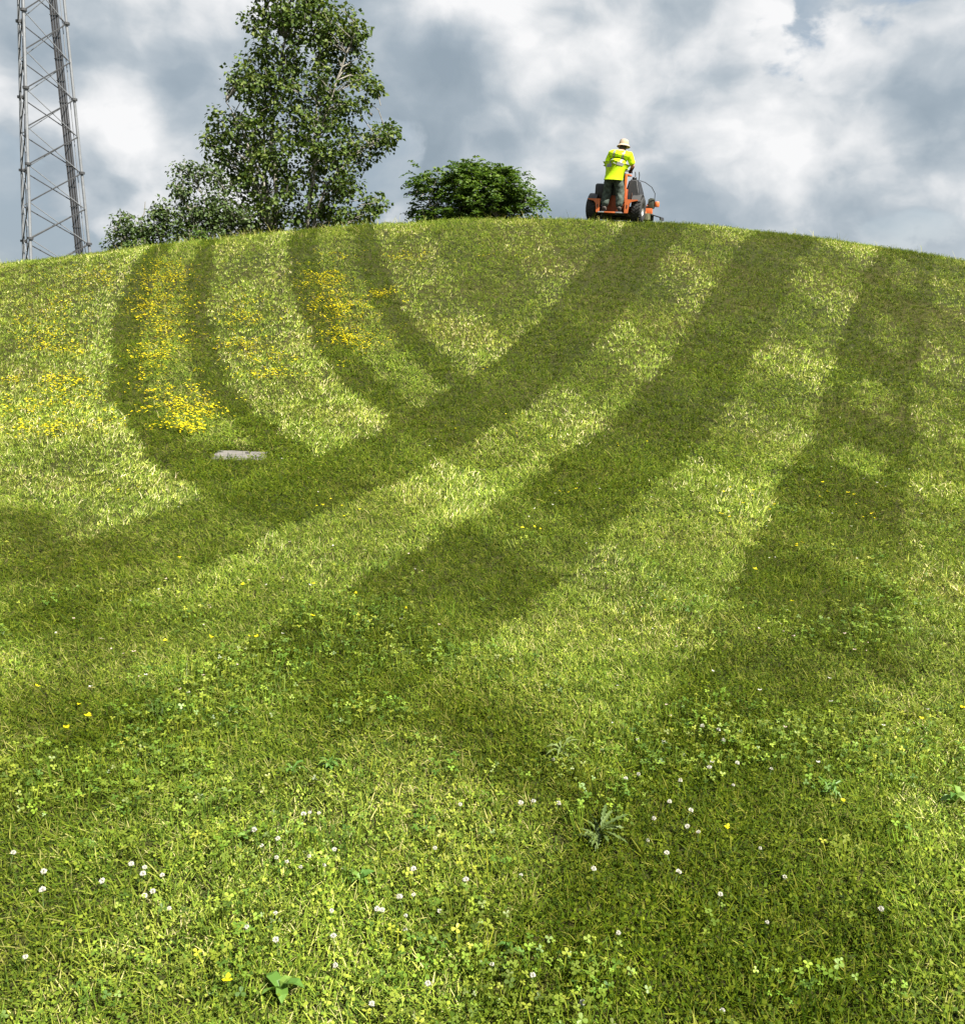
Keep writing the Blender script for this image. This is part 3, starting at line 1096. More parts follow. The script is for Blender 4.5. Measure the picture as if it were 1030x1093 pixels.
# ------------------------------------------------------------------ concrete slab
def build_slab():
    m, nt, b = new_mat('weathered_concrete')
    N, L = nt.nodes.new, nt.links.new
    tc = N('ShaderNodeTexCoord')
    n1 = N('ShaderNodeTexNoise')
    n1.inputs['Scale'].default_value = 14
    n1.inputs['Detail'].default_value = 8
    L(tc.outputs['Object'], n1.inputs['Vector'])
    rp = N('ShaderNodeValToRGB')
    rp.color_ramp.elements[0].position = 0.3
    rp.color_ramp.elements[0].color = (0.085, 0.08, 0.074, 1)
    rp.color_ramp.elements[1].position = 0.7
    rp.color_ramp.elements[1].color = (0.15, 0.138, 0.122, 1)
    L(n1.outputs[0], rp.inputs[0])
    L(rp.outputs[0], b.inputs['Base Color'])
    b.inputs['Roughness'].default_value = 0.9
    bp = N('ShaderNodeBump')
    bp.inputs['Distance'].default_value = 0.006
    L(n1.outputs[0], bp.inputs['Height'])
    L(bp.outputs[0], b.inputs['Normal'])
    gz = float(Z(SLAB.x, SLAB.y))
    t = empty('concrete_slab', (SLAB.x, SLAB.y, gz), 0.06)
    sl = math.atan(float(Z(SLAB.x, SLAB.y + .2) - Z(SLAB.x, SLAB.y - .2)) / 0.4)
    t.rotation_euler = (sl, 0, 0.06)
    tag(t, 'flat weathered grey concrete slab set into the lawn at the hill foot', 'concrete slab')
    bm = bmesh.new()
    bmesh.ops.create_grid(bm, x_segments=22, y_segments=16, size=0.5)
    ret = bmesh.ops.extrude_face_region(bm, geom=bm.faces[:])
    for v in [e for e in ret['geom'] if isinstance(e, bmesh.types.BMVert)]:
        v.co.z -= 0.14
    for v in bm.verts:
        e = max(abs(v.co.x), abs(v.co.y))
        wob = mnoise.noise(v.co * 4.0) * 0.03 + mnoise.noise(v.co * 11.0) * 0.012
        k = 1 + wob * (e > .48)
        v.co = Vector((v.co.x * SLAB_W * k, v.co.y * SLAB_D * k, v.co.z + 0.016 + mnoise.noise(v.co * 7) * 0.003 - (0.006 if e > .49 else 0)))
    MB().bm(bm).build('slab_body', m, t, True)
    hole = MB().lathe([(0.0, 0.0215), (0.014, 0.0215), (0.017, 0.024), (0.021, 0.023), (0.022, 0.008)], 14)  # raised dark disc standing in for a small hole, its shade in the colour
    h = hole.build('hole_disc', simple_mat('hole_dark', (0.03, 0.028, 0.026), .7), t)
    h.location = (0.05, 0.06, 0)


build_slab()


# ------------------------------------------------------------------ lattice tower
def build_tower():
    galv = simple_mat('galvanised_steel', (0.20, 0.21, 0.222), 0.5, 0.35, 0.12, 3.0)
    dark = simple_mat('dull_steel', (0.055, 0.057, 0.06), 0.6, 0.3, 0.2, 3.0)
    cable = simple_mat('black_cable', (0.028, 0.028, 0.03), 0.55, 0.0, 0.2, 3.0)
    Yc = 80.0
    gz = float(Z(-36, Yc))
    # side lengths that give the widths seen in the photo near the crest and at the top of the frame
    c0 = at_depth(52, 275, Yc)
    c = Vector((c0.x, Yc, 0))
    t = empty('lattice_tower', (c.x, c.y, gz))
    tag(t, 'tall steel lattice mast with cable run, standing beyond the left of the hill', 'tower')
    HT = 36.0
    s_at = lambda z: 6.0 - 0.1 * z
    k2 = (2 * math.pi / 3, 4 * math.pi / 3, 0.0)

    def leg(k, z):
        s = s_at(z)
        R = s / math.sqrt(3)
        # A: far left, B: near left, C: right; the face AB runs almost along the line of sight
        a0 = math.radians(31) + k2[k]
        return Vector((R * math.cos(a0), R * math.sin(a0), z))
    for k in range(3):
        m = MB()
        m.tube([leg(k, 0), leg(k, HT)], [0.125, 0.10], 10)
        m.build('leg', galv, t, True)
    zs = [0]
    SEC = 5.6
    while zs[-1] + SEC / 2 < HT:
        zs.append(zs[-1] + SEC / 2)
    for i in range(len(zs) - 1):
        z0, z1 = zs[i], zs[i + 1]
        for (a, b) in ((0, 1), (1, 2), (2, 0)):
            w = 0.045
            for up in (0, 1):
                p = leg(a, z0 if up else z1)
                q = leg(b, z1 if up else z0)
                off = (q - p).cross(Vector((0, 0, 1))).normalized() * (0.05 if up else -0.05)
                m = MB()
                m.tube([p + off, q + off], 0.055 if up else 0.036, 4)
                m.build('brace', dark if up else galv, t)
        if i % 2 == 0:
            for k in range(3):
                p = leg(k, z0 + 0.02)
                m = MB()
                m.lathe([(0.02, -0.09), (0.24, -0.09), (0.24, 0.09), (0.02, 0.09)], 12, Matrix.Translation(p))
                m.build('flange', dark, t)
    # cable run: a broad bundle on a rung ladder inside the right corner
    lo, hi = leg(2, 0) * 0.77, leg(2, HT) * 0.38
    lo.z, hi.z = 0.0, HT
    for j in range(7):
        dx = (j - 3) * 0.098
        m = MB()
        m.tube([lo + Vector((dx, -0.02 * (j % 2), 0)), hi + Vector((dx, -0.02 * (j % 2), 0))], 0.045, 6)
        m.build('feeder_cable', cable, t, True)
    z = 0.5
    k = 0
    while z < HT - .5:
        f = z / HT
        p = lo.lerp(hi, f)
        m = MB()
        m.box((p.x - 0.36, p.y - 0.10, z - 0.03), (p.x + 0.36, p.y - 0.07, z + 0.03))
        m.build('cable_clamp', dark, t)
        z += 1.6
    # climbing rail beside the right leg and step bolts
    m = MB()
    m.tube([leg(2, 0) + Vector((-0.42, 0.1, 0)), leg(2, HT) + Vector((-0.34, 0.1, 0))], 0.035, 6)
    m.build('climbing_rail', galv, t)
    m = MB()
    m.tube([leg(0, 0) * .97 + leg(1, 0) * .03 + Vector((0.3, 0, 0)), leg(0, HT) + Vector((0.25, 0, 0))], 0.04, 6)
    m.build('conduit', cable, t)
    for k in range(3):
        m = MB()
        p = leg(k, 0)
        m.lathe([(0.01, -0.6), (0.55, -0.6), (0.55, 0.12), (0.5, 0.16), (0.01, 0.16)], 16, Matrix.Translation((p.x, p.y, 0)))
        m.build('footing', simple_mat('concrete_footing', (0.35, 0.34, 0.32), .9), t)


build_tower()


# ------------------------------------------------------------------ trees
bark_m = simple_mat('pale_bark', (0.20, 0.185, 0.155), 0.85, 0, 0.35, 9.0, 0.6)
poplar_leaf = leaf_mat('poplar_leaf', [(0.0, (0.030, 0.056, 0.009)), (0.45, (0.062, 0.100, 0.017)), (0.8, (0.105, 0.145, 0.028)), (1.0, (0.15, 0.18, 0.05))],
                       rough=0.5, spec=0.22, trans=0.25, tcol=1.4)
grey_leaf = leaf_mat('grey_green_leaf', [(0.0, (0.034, 0.060, 0.016)), (0.5, (0.062, 0.098, 0.026)), (1.0, (0.095, 0.130, 0.038))],
                     rough=0.5, spec=0.22, trans=0.22, tcol=1.4)
bush_leaf = leaf_mat('bush_leaf', [(0.0, (0.028, 0.062, 0.009)), (0.5, (0.062, 0.112, 0.015)), (1.0, (0.125, 0.18, 0.028))],
                     rough=0.5, spec=0.22, trans=0.28, tcol=1.5)


def in_poly1(x, y, poly):
    c = False
    n = len(poly)
    for i in range(n):
        x1, y1 = poly[i]
        x2, y2 = poly[(i + 1) % n]
        if (y1 > y) != (y2 > y) and x < (x2 - x1) * (y - y1) / (y2 - y1) + x1:
            c = not c
    return c


def add_leaf(V, Fc, A, pos, dirv, nrm, size, wid, col):
    side = dirv.cross(nrm)
    if side.length < 1e-4:
        return
    side = side.normalized() * size * wid
    up = side.cross(dirv).normalized() * size * 0.14
    n0 = len(V)
    V += [pos, pos + dirv * size * .38 - side + up, pos + dirv * size, pos + dirv * size * .38 + side + up, pos + dirv * size * .5]
    A += [col] * 5
    Fc += [(n0, n0 + 4, n0 + 1), (n0 + 1, n0 + 4, n0 + 2), (n0, n0 + 3, n0 + 4), (n0 + 3, n0 + 2, n0 + 4)]


def silhouette_tree(name, label, cat, poly, Y, stems, ncl, leaves, lsize, lwid, crad, mat, seed, depth=0.55, gaps=(), base_px=None, thick=0.05, group=None, frond=False):
    """tree whose crown fills a traced outline standing at distance Y, with its own depth, built of leafy twigs on limbs"""
    r = random.Random(seed)
    base = at_depth(base_px[0], base_px[1], Y)
    gz = float(Z(base.x, Y))
    root = empty(name, (base.x, Y, gz))
    tag(root, label, cat, group)
    inv = Vector((base.x, Y, gz))
    xs = [q[0] for q in poly]
    ys = [q[1] for q in poly]
    cl = []
    tries = 0
    while len(cl) < ncl and tries < ncl * 60:
        tries += 1
        px, py = r.uniform(min(xs), max(xs)), r.uniform(min(ys), max(ys))
        if not in_poly1(px, py, poly):
            continue
        if any((px - gx) ** 2 + (py - gy) ** 2 < gr * gr for gx, gy, gr in gaps):
            continue
        span = [q for q in range(int(min(xs)), int(max(xs)), 4) if in_poly1(q, py, poly)]
        if not span:
            continue
        x0, x1 = min(span), max(span)
        hw = (x1 - x0) / 2 / FPX * Y
        f = min(1.0, abs(px - (x0 + x1) / 2) / max(1, (x1 - x0) / 2))
        dmax = hw * math.sqrt(max(0.03, 1 - f * f)) * depth
        dy = r.uniform(-1, 1) * dmax
        p = at_depth(px, py, Y)
        p = Vector((p.x, Y + dy, p.z))
        if mnoise.noise(p * 0.9 + Vector((seed, 0, 0))) < -0.30:
            continue
        if any((p - q).length < crad * 0.42 for q in cl):
            continue
        cl.append(p)
    # limbs
    wood = MB()
    stem_pts = []
    for si, st in enumerate(stems):
        pts = []
        for (px, py, dyy) in st:
            p = at_depth(px, py, Y)
            pts.append(Vector((p.x, Y + dyy, p.z)) - inv)
        pts[0].z = -0.15
        fine = []
        for a, b in zip(pts[:-1], pts[1:]):
            for k in range(4):
                q = a.lerp(b, k / 4)
                fine.append(q + Vector((r.gauss(0, .02), r.gauss(0, .02), 0)))
        fine.append(pts[-1])
        m = len(fine)
        th = thick * (1.0 if si == 0 else 0.62)
        wood.tube(fine, [th * (1 - 0.85 * k / (m - 1)) + 0.006 for k in range(m)], 8)
        stem_pts += fine
    trunk = wood.build('trunk', bark_m, root, True)
    tw = MB()
    V, Fc, A = [], [], []
    for p in cl:
        q = p - inv
        best = min(stem_pts, key=lambda s: (s - q).length + (2.0 if s.z > q.z - 0.15 else 0.0))
        mid = best.lerp(q, 0.55) + Vector((r.gauss(0, .06), r.gauss(0, .06), 0.10 * (q - best).length))
        tip = q + Vector((r.gauss(0, .05), r.gauss(0, .05), crad * .5))
        ln = (q - best).length
        if ln > 1.15:
            best, mid = q.lerp(best, .5 / ln), q.lerp(best, .25 / ln)
            ln = .5
        tw.tube([best, mid, q, tip], [0.008 + 0.012 * min(1, ln), 0.006 + 0.006 * min(1, ln), 0.006, 0.003], 5, False)
        out = Vector((q.x, q.y, 0.35))
        cs = crad * r.uniform(.65, 1.2)
        tone = r.uniform(-.12, .12)
        for _ in range(int(leaves * r.uniform(.6, 1.3))):
            o3 = Vector((r.gauss(0, 1), r.gauss(0, 1), r.gauss(0, 1)))
            o3 = o3.normalized() * cs * r.random() ** 0.45
            o3.z *= 0.8
            pos = q + o3
            if pos.z < 0.02:
                continue
            if frond:
                az = math.atan2(o3.y, o3.x) + r.gauss(0, .5)
                L = lsize * r.uniform(2.6, 4.2)
                ra = Vector((math.cos(az), math.sin(az), r.uniform(-.3, 1.1))).normalized()
                k = 6
                for j in range(k):
                    f = (j + .5) / k
                    pp = pos + ra * L * f + Vector((0, 0, -0.45 * L * f * f))
                    sd = ra.cross(Vector((0, 0, 1))).normalized()
                    for s_ in (-1, 1):
                        dv = (sd * s_ + ra * .45 + Vector((0, 0, -.35 + r.gauss(0, .15)))).normalized()
                        add_leaf(V, Fc, A, pp, dv, Vector((r.gauss(0, .6), r.gauss(0, .6), 1)), lsize * r.uniform(.8, 1.15) * (1.1 - .5 * abs(f - .5)), lwid, min(1, max(0, r.random() * .9 + tone)))
                continue
            dv = (o3.normalized() * .6 + Vector((r.gauss(0, .5), r.gauss(0, .5), r.gauss(-.45, .4)))).normalized()
            nr = Vector((r.gauss(0, .6), r.gauss(0, .6), 1.0)) + o3.normalized() * .5
            add_leaf(V, Fc, A, pos, dv, nr, lsize * r.uniform(.65, 1.2), lwid, min(1, max(0, r.random() ** 1.2 + tone)))
    tw.build('branches', bark_m, trunk)
    me = mesh_np('crown', V, Fc)
    set_attr(me, 'rnd', A)
    c = link('crown', me, mat, root)
    tag(c, kind='stuff')
    return root


POP = [(262, 250), (242, 236), (236, 205), (226, 180), (214, 150), (222, 130), (222, 112), (243, 95), (250, 80), (262, 60), (262, 36), (264, 18), (276, 14), (276, -30),
       (300, -55), (330, -60), (350, -30), (348, 4), (360, 12), (372, 14), (386, 12), (391, 38), (384, 44), (396, 56), (395, 74), (392, 84), (406, 86), (408, 96), (398, 112),
       (386, 124), (368, 118), (378, 140), (388, 152), (398, 148), (402, 136), (412, 126), (422, 134), (422, 146), (412, 154), (400, 164), (406, 178), (396, 206), (412, 216), (408, 230), (392, 228), (385, 238), (330, 250)]
silhouette_tree('poplar_tree', 'tall leafy poplar with pale stems rising behind the left crest', 'tree', POP, 30.0,
                [[(296, 252, 0), (293, 200, .1), (288, 140, .2), (300, 70, 0), (318, -40, -.1)],
                 [(320, 250, .3), (328, 205, .3), (333, 160, .4), (338, 90, .2), (342, 0, .1)],
                 [(300, 252, -.4), (284, 190, -.5), (262, 140, -.6), (246, 112, -.5)],
                 [(316, 250, -.2), (350, 200, -.4), (376, 168, -.3), (412, 140, 0)],
                 [(322, 250, .1), (342, 150, -.5), (362, 90, -.5), (384, 30, -.3)],
                 [(290, 252, .5), (275, 170, .7), (278, 80, .6), (284, 0, .3)]],
                620, 34, 0.135, 0.46, 0.36, poplar_leaf, 5, depth=0.62,
                gaps=((378, 62, 8), (372, 84, 9), (270, 58, 5), (330, 42, 6), (312, 30, 4), (288, 30, 5), (362, 126, 8), (390, 160, 5), (312, 108, 6), (330, 102, 6), (306, 130, 5), (345, 190, 6), (390, 190, 5)),
                base_px=(305, 250), thick=0.075)

SAP = [(190, 252), (184, 232), (190, 214), (184, 198), (190, 188), (184, 178), (196, 170), (206, 174), (214, 182), (226, 176), (240, 190), (262, 200), (270, 250)]
silhouette_tree('young_tree', 'grey-green sapling leaning against the left side of the poplar', 'tree', SAP, 28.0,
                [[(228, 255, 0), (222, 225, .1), (212, 200, 0), (200, 180, 0)], [(235, 255, .2), (240, 220, .2), (236, 195, .1)], [(222, 255, -.2), (205, 225, -.2), (192, 205, -.2)]],
                130, 40, 0.10, 0.42, 0.30, grey_leaf, 8, base_px=(228, 253), thick=0.03)
LOW = [(118, 266), (112, 250), (120, 240), (128, 232), (138, 230), (146, 222), (152, 212), (158, 208), (164, 216), (174, 212), (182, 222), (190, 240), (192, 258), (150, 268)]
silhouette_tree('low_shrub', 'low loose grey-green shrub nearest the tower on the crest', 'shrub', LOW, 27.5,
                [[(156, 268, 0), (152, 240, 0), (155, 215, 0)], [(160, 268, .2), (172, 240, .1), (176, 222, .1)], [(150, 268, -.1), (132, 248, 0), (122, 243, 0)]],
                90, 34, 0.10, 0.42, 0.26, grey_leaf, 12, base_px=(156, 266), thick=0.022)
FR = [(190, 262), (192, 248), (205, 240), (215, 244), (222, 258)]
silhouette_tree('low_shrub', 'small bright green shrub between the loose shrub and the sapling', 'shrub', FR, 26.2,
                [[(205, 262, 0), (204, 250, 0), (202, 244, 0)], [(207, 262, 0), (212, 252, .1), (214, 246, .1)]],
                16, 26, 0.08, 0.40, 0.20, bush_leaf, 14, base_px=(206, 262), thick=0.015)
FR2 = [(140, 268), (142, 258), (150, 254), (158, 260), (160, 267)]
silhouette_tree('low_shrub', 'tiny yellow-green shrub at the foot of the loose shrub', 'shrub', FR2, 25.8,
                [[(150, 269, 0), (150, 261, 0), (149, 256, 0)]], 9, 24, 0.07, 0.40, 0.18, bush_leaf, 16, base_px=(150, 268), thick=0.012)

BUSH = [(440, 240), (434, 226), (442, 214), (436, 200), (438, 184), (448, 184), (456, 178), (452, 164), (458, 166), (464, 174), (478, 174), (490, 180), (496, 170), (506, 168),
        (514, 172), (522, 184), (534, 178), (544, 182), (552, 190), (566, 192), (572, 204), (578, 216), (584, 222), (576, 226), (574, 238), (510, 244)]
BUSH = [(x + 11 if x < 470 else x - 7 if x > 555 else x, y + 3) for x, y in BUSH]
silhouette_tree('round_bush', 'broad dark green bush with drooping leaf sprays in the middle of the crest', 'bush', BUSH, 29.0,
                [[(505, 244, 0), (500, 215, 0), (505, 180, 0)], [(498, 244, .2), (475, 215, .2), (458, 180, .2)], [(512, 244, -.2), (535, 215, -.3), (548, 192, -.2)],
                 [(495, 244, -.3), (462, 222, -.4), (444, 210, -.3)], [(515, 244, .3), (550, 225, .2), (570, 210, .2)]],
                200, 9, 0.120, 0.34, 0.32, bush_leaf, 21, base_px=(507, 242), depth=0.7, thick=0.035, frond=True)
DT = [(1021, 286), (1021, 281), (1023, 276), (1025, 280), (1025, 287)]
silhouette_tree('distant_conifer', 'tiny dark conifer tip just above the far right skyline', 'tree', DT, 150.0,
                [[(1023, 300, 0), (1023, 286, 0), (1023, 277, 0)]], 12, 30, 0.28, 0.3, 0.30, grey_leaf, 31, base_px=(1023, 300), thick=0.10)


# ------------------------------------------------------------------ mower
MPX = at_depth(656, 236, 21.5)
MX, MY = MPX.x * 22.4 / 21.5, 22.4
MZ = float(Z(MX, MY)) + 0.012
HEAD = math.radians(-21)            # heading: away from the camera and a little to the right
fx, fy = -math.sin(HEAD), math.cos(HEAD)
sl_f = math.atan2(float(Z(MX + fx * 1.3, MY + fy * 1.3)) + 0.012 - MZ, 1.3)
rx_, ry_ = math.cos(HEAD), math.sin(HEAD)
sl_r = math.atan2(float(Z(MX + rx_ * .5, MY + ry_ * .5) - Z(MX - rx_ * .5, MY - ry_ * .5)), 1.0)
MROT = Matrix.Rotation(HEAD, 4, 'Z') @ Matrix.Rotation(sl_f, 4, 'X') @ Matrix.Rotation(-sl_r, 4, 'Y')


def build_mower():
    orange = simple_mat('orange_paint', (0.50, 0.125, 0.035), 0.38, 0, 0.10, 5.0)
    rust = simple_mat('dusty_orange_paint', (0.36, 0.075, 0.02), 0.6, 0, 0.25, 9.0)
    black = simple_mat('black_paint', (0.022, 0.022, 0.024), 0.42, 0, 0.25, 7.0)
    plastic = simple_mat('black_plastic', (0.018, 0.0185, 0.02), 0.5, 0, 0.2, 12.0, 0.1)
    rubber = simple_mat('tyre_rubber', (0.020, 0.020, 0.019), 0.8, 0, 0.35, 14.0)
    steel = simple_mat('worn_steel', (0.42, 0.42, 0.42), 0.4, 0.7, 0.2, 9.0)
    grey = simple_mat('grey_rim', (0.26, 0.25, 0.23), 0.5, 0.3, 0.2, 9.0)
    darkgrey = simple_mat('dark_grey_plastic', (0.038, 0.038, 0.038), 0.55, 0, 0.2, 9.0)
    olive = simple_mat('grass_caked_deck', (0.085, 0.085, 0.045), 0.8, 0, 0.4, 16.0, 0.3)
    t = empty('stand_on_mower', (MX, MY, MZ))
    t.rotation_euler = MROT.to_euler()
    tag(t, 'orange and black stand-on lawn mower on the crest of the hill', 'lawn mower')
    RY = Matrix.Rotation(math.pi / 2, 4, 'Y')
    # drive wheels
    for s in (-1, 1):
        M = Matrix.Translation((s * 0.515, 0, 0.285)) @ RY
        m = MB()
        m.lathe([(0.135, -0.105), (0.16, -0.118), (0.235, -0.122), (0.262, -0.108), (0.274, -0.08), (0.278, 0), (0.274, 0.08), (0.262, 0.108), (0.235, 0.122), (0.16, 0.118), (0.135, 0.105)], 40, M)
        for k in range(26):
            a = 2 * math.pi * k / 26
            for sd in (-1, 1):
                Mk = M @ Matrix.Rotation(a + sd * 0.06, 4, 'Z') @ Matrix.Translation((0.276, 0, sd * 0.055)) @ Matrix.Rotation(sd * 0.5, 4, 'X')
                m.box((-0.008, -0.014, -0.05), (0.010, 0.014, 0.05), 0, Mk)
        w = m.build('drive_wheel', rubber, t, True)
        r = MB()
        r.lathe([(0.136, -0.09), (0.13, -0.07), (0.12, -0.03), (0.06, -0.025), (0.055, 0.05 * 1), (0.06, 0.055), (0.12, 0.06), (0.13, 0.085), (0.138, 0.1)], 28, M)
        r.lathe([(0.0, s * 0.075), (0.045, s * 0.075), (0.05, s * 0.055), (0.055, s * 0.03)], 16, M)
        for k in range(5):
            a = 2 * math.pi * k / 5
            r.lathe([(0.0, s * 0.072), (0.009, s * 0.072), (0.009, s * 0.05)], 6, M @ Matrix.Translation((0.08 * math.cos(a), 0.08 * math.sin(a), 0)))
        r.build('rim', grey, w, True)
    # casters with forks
    for s in (-1, 1):
        M = Matrix.Translation((s * 0.45, 1.36, 0.14)) @ RY
        m = MB()
        m.lathe([(0.06, -0.05), (0.11, -0.055), (0.135, -0.04), (0.14, 0), (0.135, 0.04), (0.11, 0.055), (0.06, 0.05)], 26, M)
        c = m.build('caster_wheel', rubber, t, True)
        MB().lathe([(0.0, -0.045), (0.055, -0.045), (0.062, -0.03), (0.062, 0.03), (0.055, 0.045), (0.0, 0.045)], 16, M).build('rim', grey, c, True)
        f = MB()
        for q in (-1, 1):
            f.box((s * .45 + q * 0.068 - 0.006, 1.33, 0.13), (s * .45 + q * 0.068 + 0.006, 1.39, 0.31), 0.002)
        f.box((s * .45 - 0.076, 1.325, 0.31), (s * .45 + 0.076, 1.395, 0.33), 0.003)
        f.tube([(s * .45, 1.36, 0.33), (s * .45, 1.36, 0.50)], 0.022, 10)
        f.build('caster_fork', black, t, True)
        a = MB()
        a.tube([(s * .45, 1.36, 0.42), (s * .45, 1.22, 0.42), (s * .34, 0.98, 0.36), (s * .30, 0.75, 0.33)], 0.032, 8)
        a.lathe([(0.02, 0.35), (0.045, 0.35), (0.045, 0.49), (0.02, 0.49)], 14, Matrix.Translation((s * .45, 1.36, 0)))
        a.build('caster_arm', orange, t, True)
    # frame and belly
    m = MB()
    m.box((-0.37, -0.20, 0.20), (-0.28, 1.05, 0.32), 0.008)
    m.box((0.28, -0.20, 0.20), (0.37, 1.05, 0.32), 0.008)
    m.box((-0.28, -0.16, 0.13), (0.28, 0.42, 0.34), 0.02)
    m.box((-0.30, 0.90, 0.22), (0.30, 0.98, 0.32), 0.008)
    m.tube([(-0.45, 0, 0.285), (0.45, 0, 0.285)], 0.06, 12)
    m.build('frame', black, t, True)
    # cutting deck
    bm = bmesh.new()
    poly = [(-.62, .50), (-.66, .62), (-.66, .98), (-.52, 1.12), (-.22, 1.20), (0, 1.16), (.22, 1.20), (.52, 1.12), (.68, .98), (.68, .62), (.62, .50)]
    vs = [bm.verts.new((x, y, 0.24)) for x, y in poly]
    bm.faces.new(vs)
    ret = bmesh.ops.extrude_face_region(bm, geom=bm.faces[:])
    for v in [e for e in ret['geom'] if isinstance(e, bmesh.types.BMVert)]:
        v.co.z = 0.085
    bmesh.ops.bevel(bm, geom=bm.edges[:], offset=0.015, segments=2, affect='EDGES')
    d = MB().bm(bm).build('cutting_deck', olive, t, True)
    m = MB()
    for x in (-.42, 0, .42):
        m.lathe([(0.0, .33), (.05, .33), (.10, .28), (.11, .2405)], 18, Matrix.Translation((x, .86, 0)))
    m.build('spindle_cover', orange, d, True)
    m = MB()
    m.prism([(.66, .235), (.92, .17), (.93, .10), (.90, .10), (.885, .155), (.66, .21)], .60, .96)
    m.build('discharge_chute', plastic, d)
    m = MB()
    m.box((.34, .98, .25), (.62, 1.08, .37), .01)
    m.box((-.62, .98, .25), (-.34, 1.08, .37), .01)
    m.build('deck_bracket', orange, d, True)
    # operator platform and its rear edge
    m = MB()
    m.box((-0.275, -0.50, 0.165), (0.275, -0.17, 0.195), 0.006)
    p = m.build('platform', black, t, True)
    MB().box((-0.13, -0.525, 0.168), (0.12, -0.502, 0.198), 0.004).build('edge_plate', orange, p, True)
    m = MB()
    m.box((-0.275, -0.523, 0.170), (-0.135, -0.502, 0.196), 0.004)
    m.box((0.125, -0.523, 0.170), (0.275, -0.502, 0.196), 0.004)
    m.build('edge_bar', steel, p, True)
    # orange rear corner plates reaching out over the tyres
    for s in (-1, 1):
        pl = [(s * .285, .185), (s * .36, .185), (s * .385, .38), (s * .43, .425), (s * .56, .455), (s * .57, .475), (s * .285, .475)]
        m = MB()
        m.prism(pl, -0.36, -0.325)
        m.box((min(s * .29, s * .55), -0.324, .455), (max(s * .29, s * .55), -0.02, .474), .003)
        c = m.build('corner_plate', orange, t)
        MB().box((s * .335 - .011, -.366, .29), (s * .335 + .011, -.361, .36), .002).build('slot', black, c)
        m = MB()
        arc = [(.30 * math.cos(a), .285 + .31 * math.sin(a)) for a in [math.radians(q) for q in range(50, 151, 10)]]
        for (y0, z0), (y1, z1) in zip(arc[:-1], arc[1:]):
            x0, x1 = s * .40, s * .60
            m.add([(x0, y0, z0), (x1, y0, z0), (x1, y1, z1), (x0, y1, z1), (x0, y0, z0 + .012), (x1, y0, z0 + .012), (x1, y1, z1 + .012), (x0, y1, z1 + .012)],
                  [(0, 1, 2, 3), (7, 6, 5, 4), (0, 4, 5, 1), (1, 5, 6, 2), (2, 6, 7, 3), (3, 7, 4, 0)])
        m.build('fender', darkgrey, t)
    MB().box((-0.28, -0.168, 0.20), (0.28, -0.145, 0.70), 0.006).build('rear_panel', rust, t, True)
    m = MB()
    m.box((-0.17, -0.19, 0.56), (0.19, -0.169, 0.88), 0.02)
    m.build('thigh_pad', plastic, t, True)
    # engine in front of the operator
    m = MB()
    m.box((-0.26, 0.10, 0.36), (0.18, 0.62, 0.66), 0.03)
    m.lathe([(0.0, 0.80), (0.10, 0.80), (0.17, 0.77), (0.19, 0.70), (0.19, 0.66)], 24, Matrix.Translation((-0.04, 0.36, 0)))
    for k in range(6):
        m.box((-0.32, 0.16 + .07 * k, 0.40), (-0.262, 0.18 + .07 * k, 0.60))
    m.build('engine', black, t, True)
    MB().tube([(-.30, .55, .45), (-.36, .70, .45), (-.10, .76, .45), (.12, .74, .45)], 0.045, 10).build('muffler', steel, t, True)
    # left box (battery and hydraulic tank)
    m = MB()
    m.box((-0.49, -0.10, 0.50), (-0.30, 0.22, 0.80), 0.02)
    m.box((-0.47, -0.06, 0.80), (-0.32, 0.18, 0.815), 0.005)
    m.build('hydraulic_tank', plastic, t, True)
    # fuel tank, tapered, with cap and rib
    bm = bmesh.new()
    lo = [(.21, -.12), (.54, -.12), (.54, .40), (.21, .40)]
    hi = [(.26, -.05), (.45, -.05), (.45, .28), (.26, .28)]
    z3 = [(lo, .46), (lo, .62), (hi, .92)]
    rings = [[bm.verts.new((x, y, z)) for x, y in pl] for pl, z in z3]
    for a, b in zip(rings[:-1], rings[1:]):
        for k in range(4):
            bm.faces.new((a[k], a[(k + 1) % 4], b[(k + 1) % 4], b[k]))
    bm.faces.new(rings[0][::-1])
    bm.faces.new(rings[-1])
    bmesh.ops.bevel(bm, geom=bm.edges[:], offset=0.03, segments=3, affect='EDGES')
    f = MB().bm(bm).build('fuel_tank', plastic, t, True)
    MB().lathe([(0.0, .975), (.045, .975), (.052, .965), (.052, .93), (.04, .915)], 18, Matrix.Translation((.355, .06, 0))).build('cap', black, f, True)
    MB().box((.365, -.128, .50), (.375, -.117, .63), .002).build('seam', simple_mat('seam_brown', (.12, .07, .05), .6), f)
    # control tower
    m = MB()
    m.box((0.195, -0.19, 0.42), (0.245, -0.145, 1.02), 0.006)
    m.box((-0.245, -0.14, 0.42), (-0.195, -0.10, 1.00), 0.006)
    m.box((-0.25, -0.10, 0.99), (0.27, 0.16, 1.03), 0.01)
    c = m.build('control_tower', orange, t, True)
    m = MB()
    m.box((0.15, -0.145, 0.60), (0.194, -0.10, 1.04), 0.006)
    m.build('side_strip', black, c, True)
    m = MB()
    m.tube([(-0.30, .02, 1.05), (-0.30, .02, 1.10), (0.30, .02, 1.10), (0.30, .02, 1.05)], 0.013, 8)
    m.build('grab_bar', black, t, True)
    for x in (0.34, 0.43):
        m = MB()
        m.tube([(x, .16, .90), (x + .005, .17, 1.02), (x - .015, .20, 1.10)], [0.009, 0.010, 0.013], 8)
        m.build('lever', black, t, True)
    m = MB()
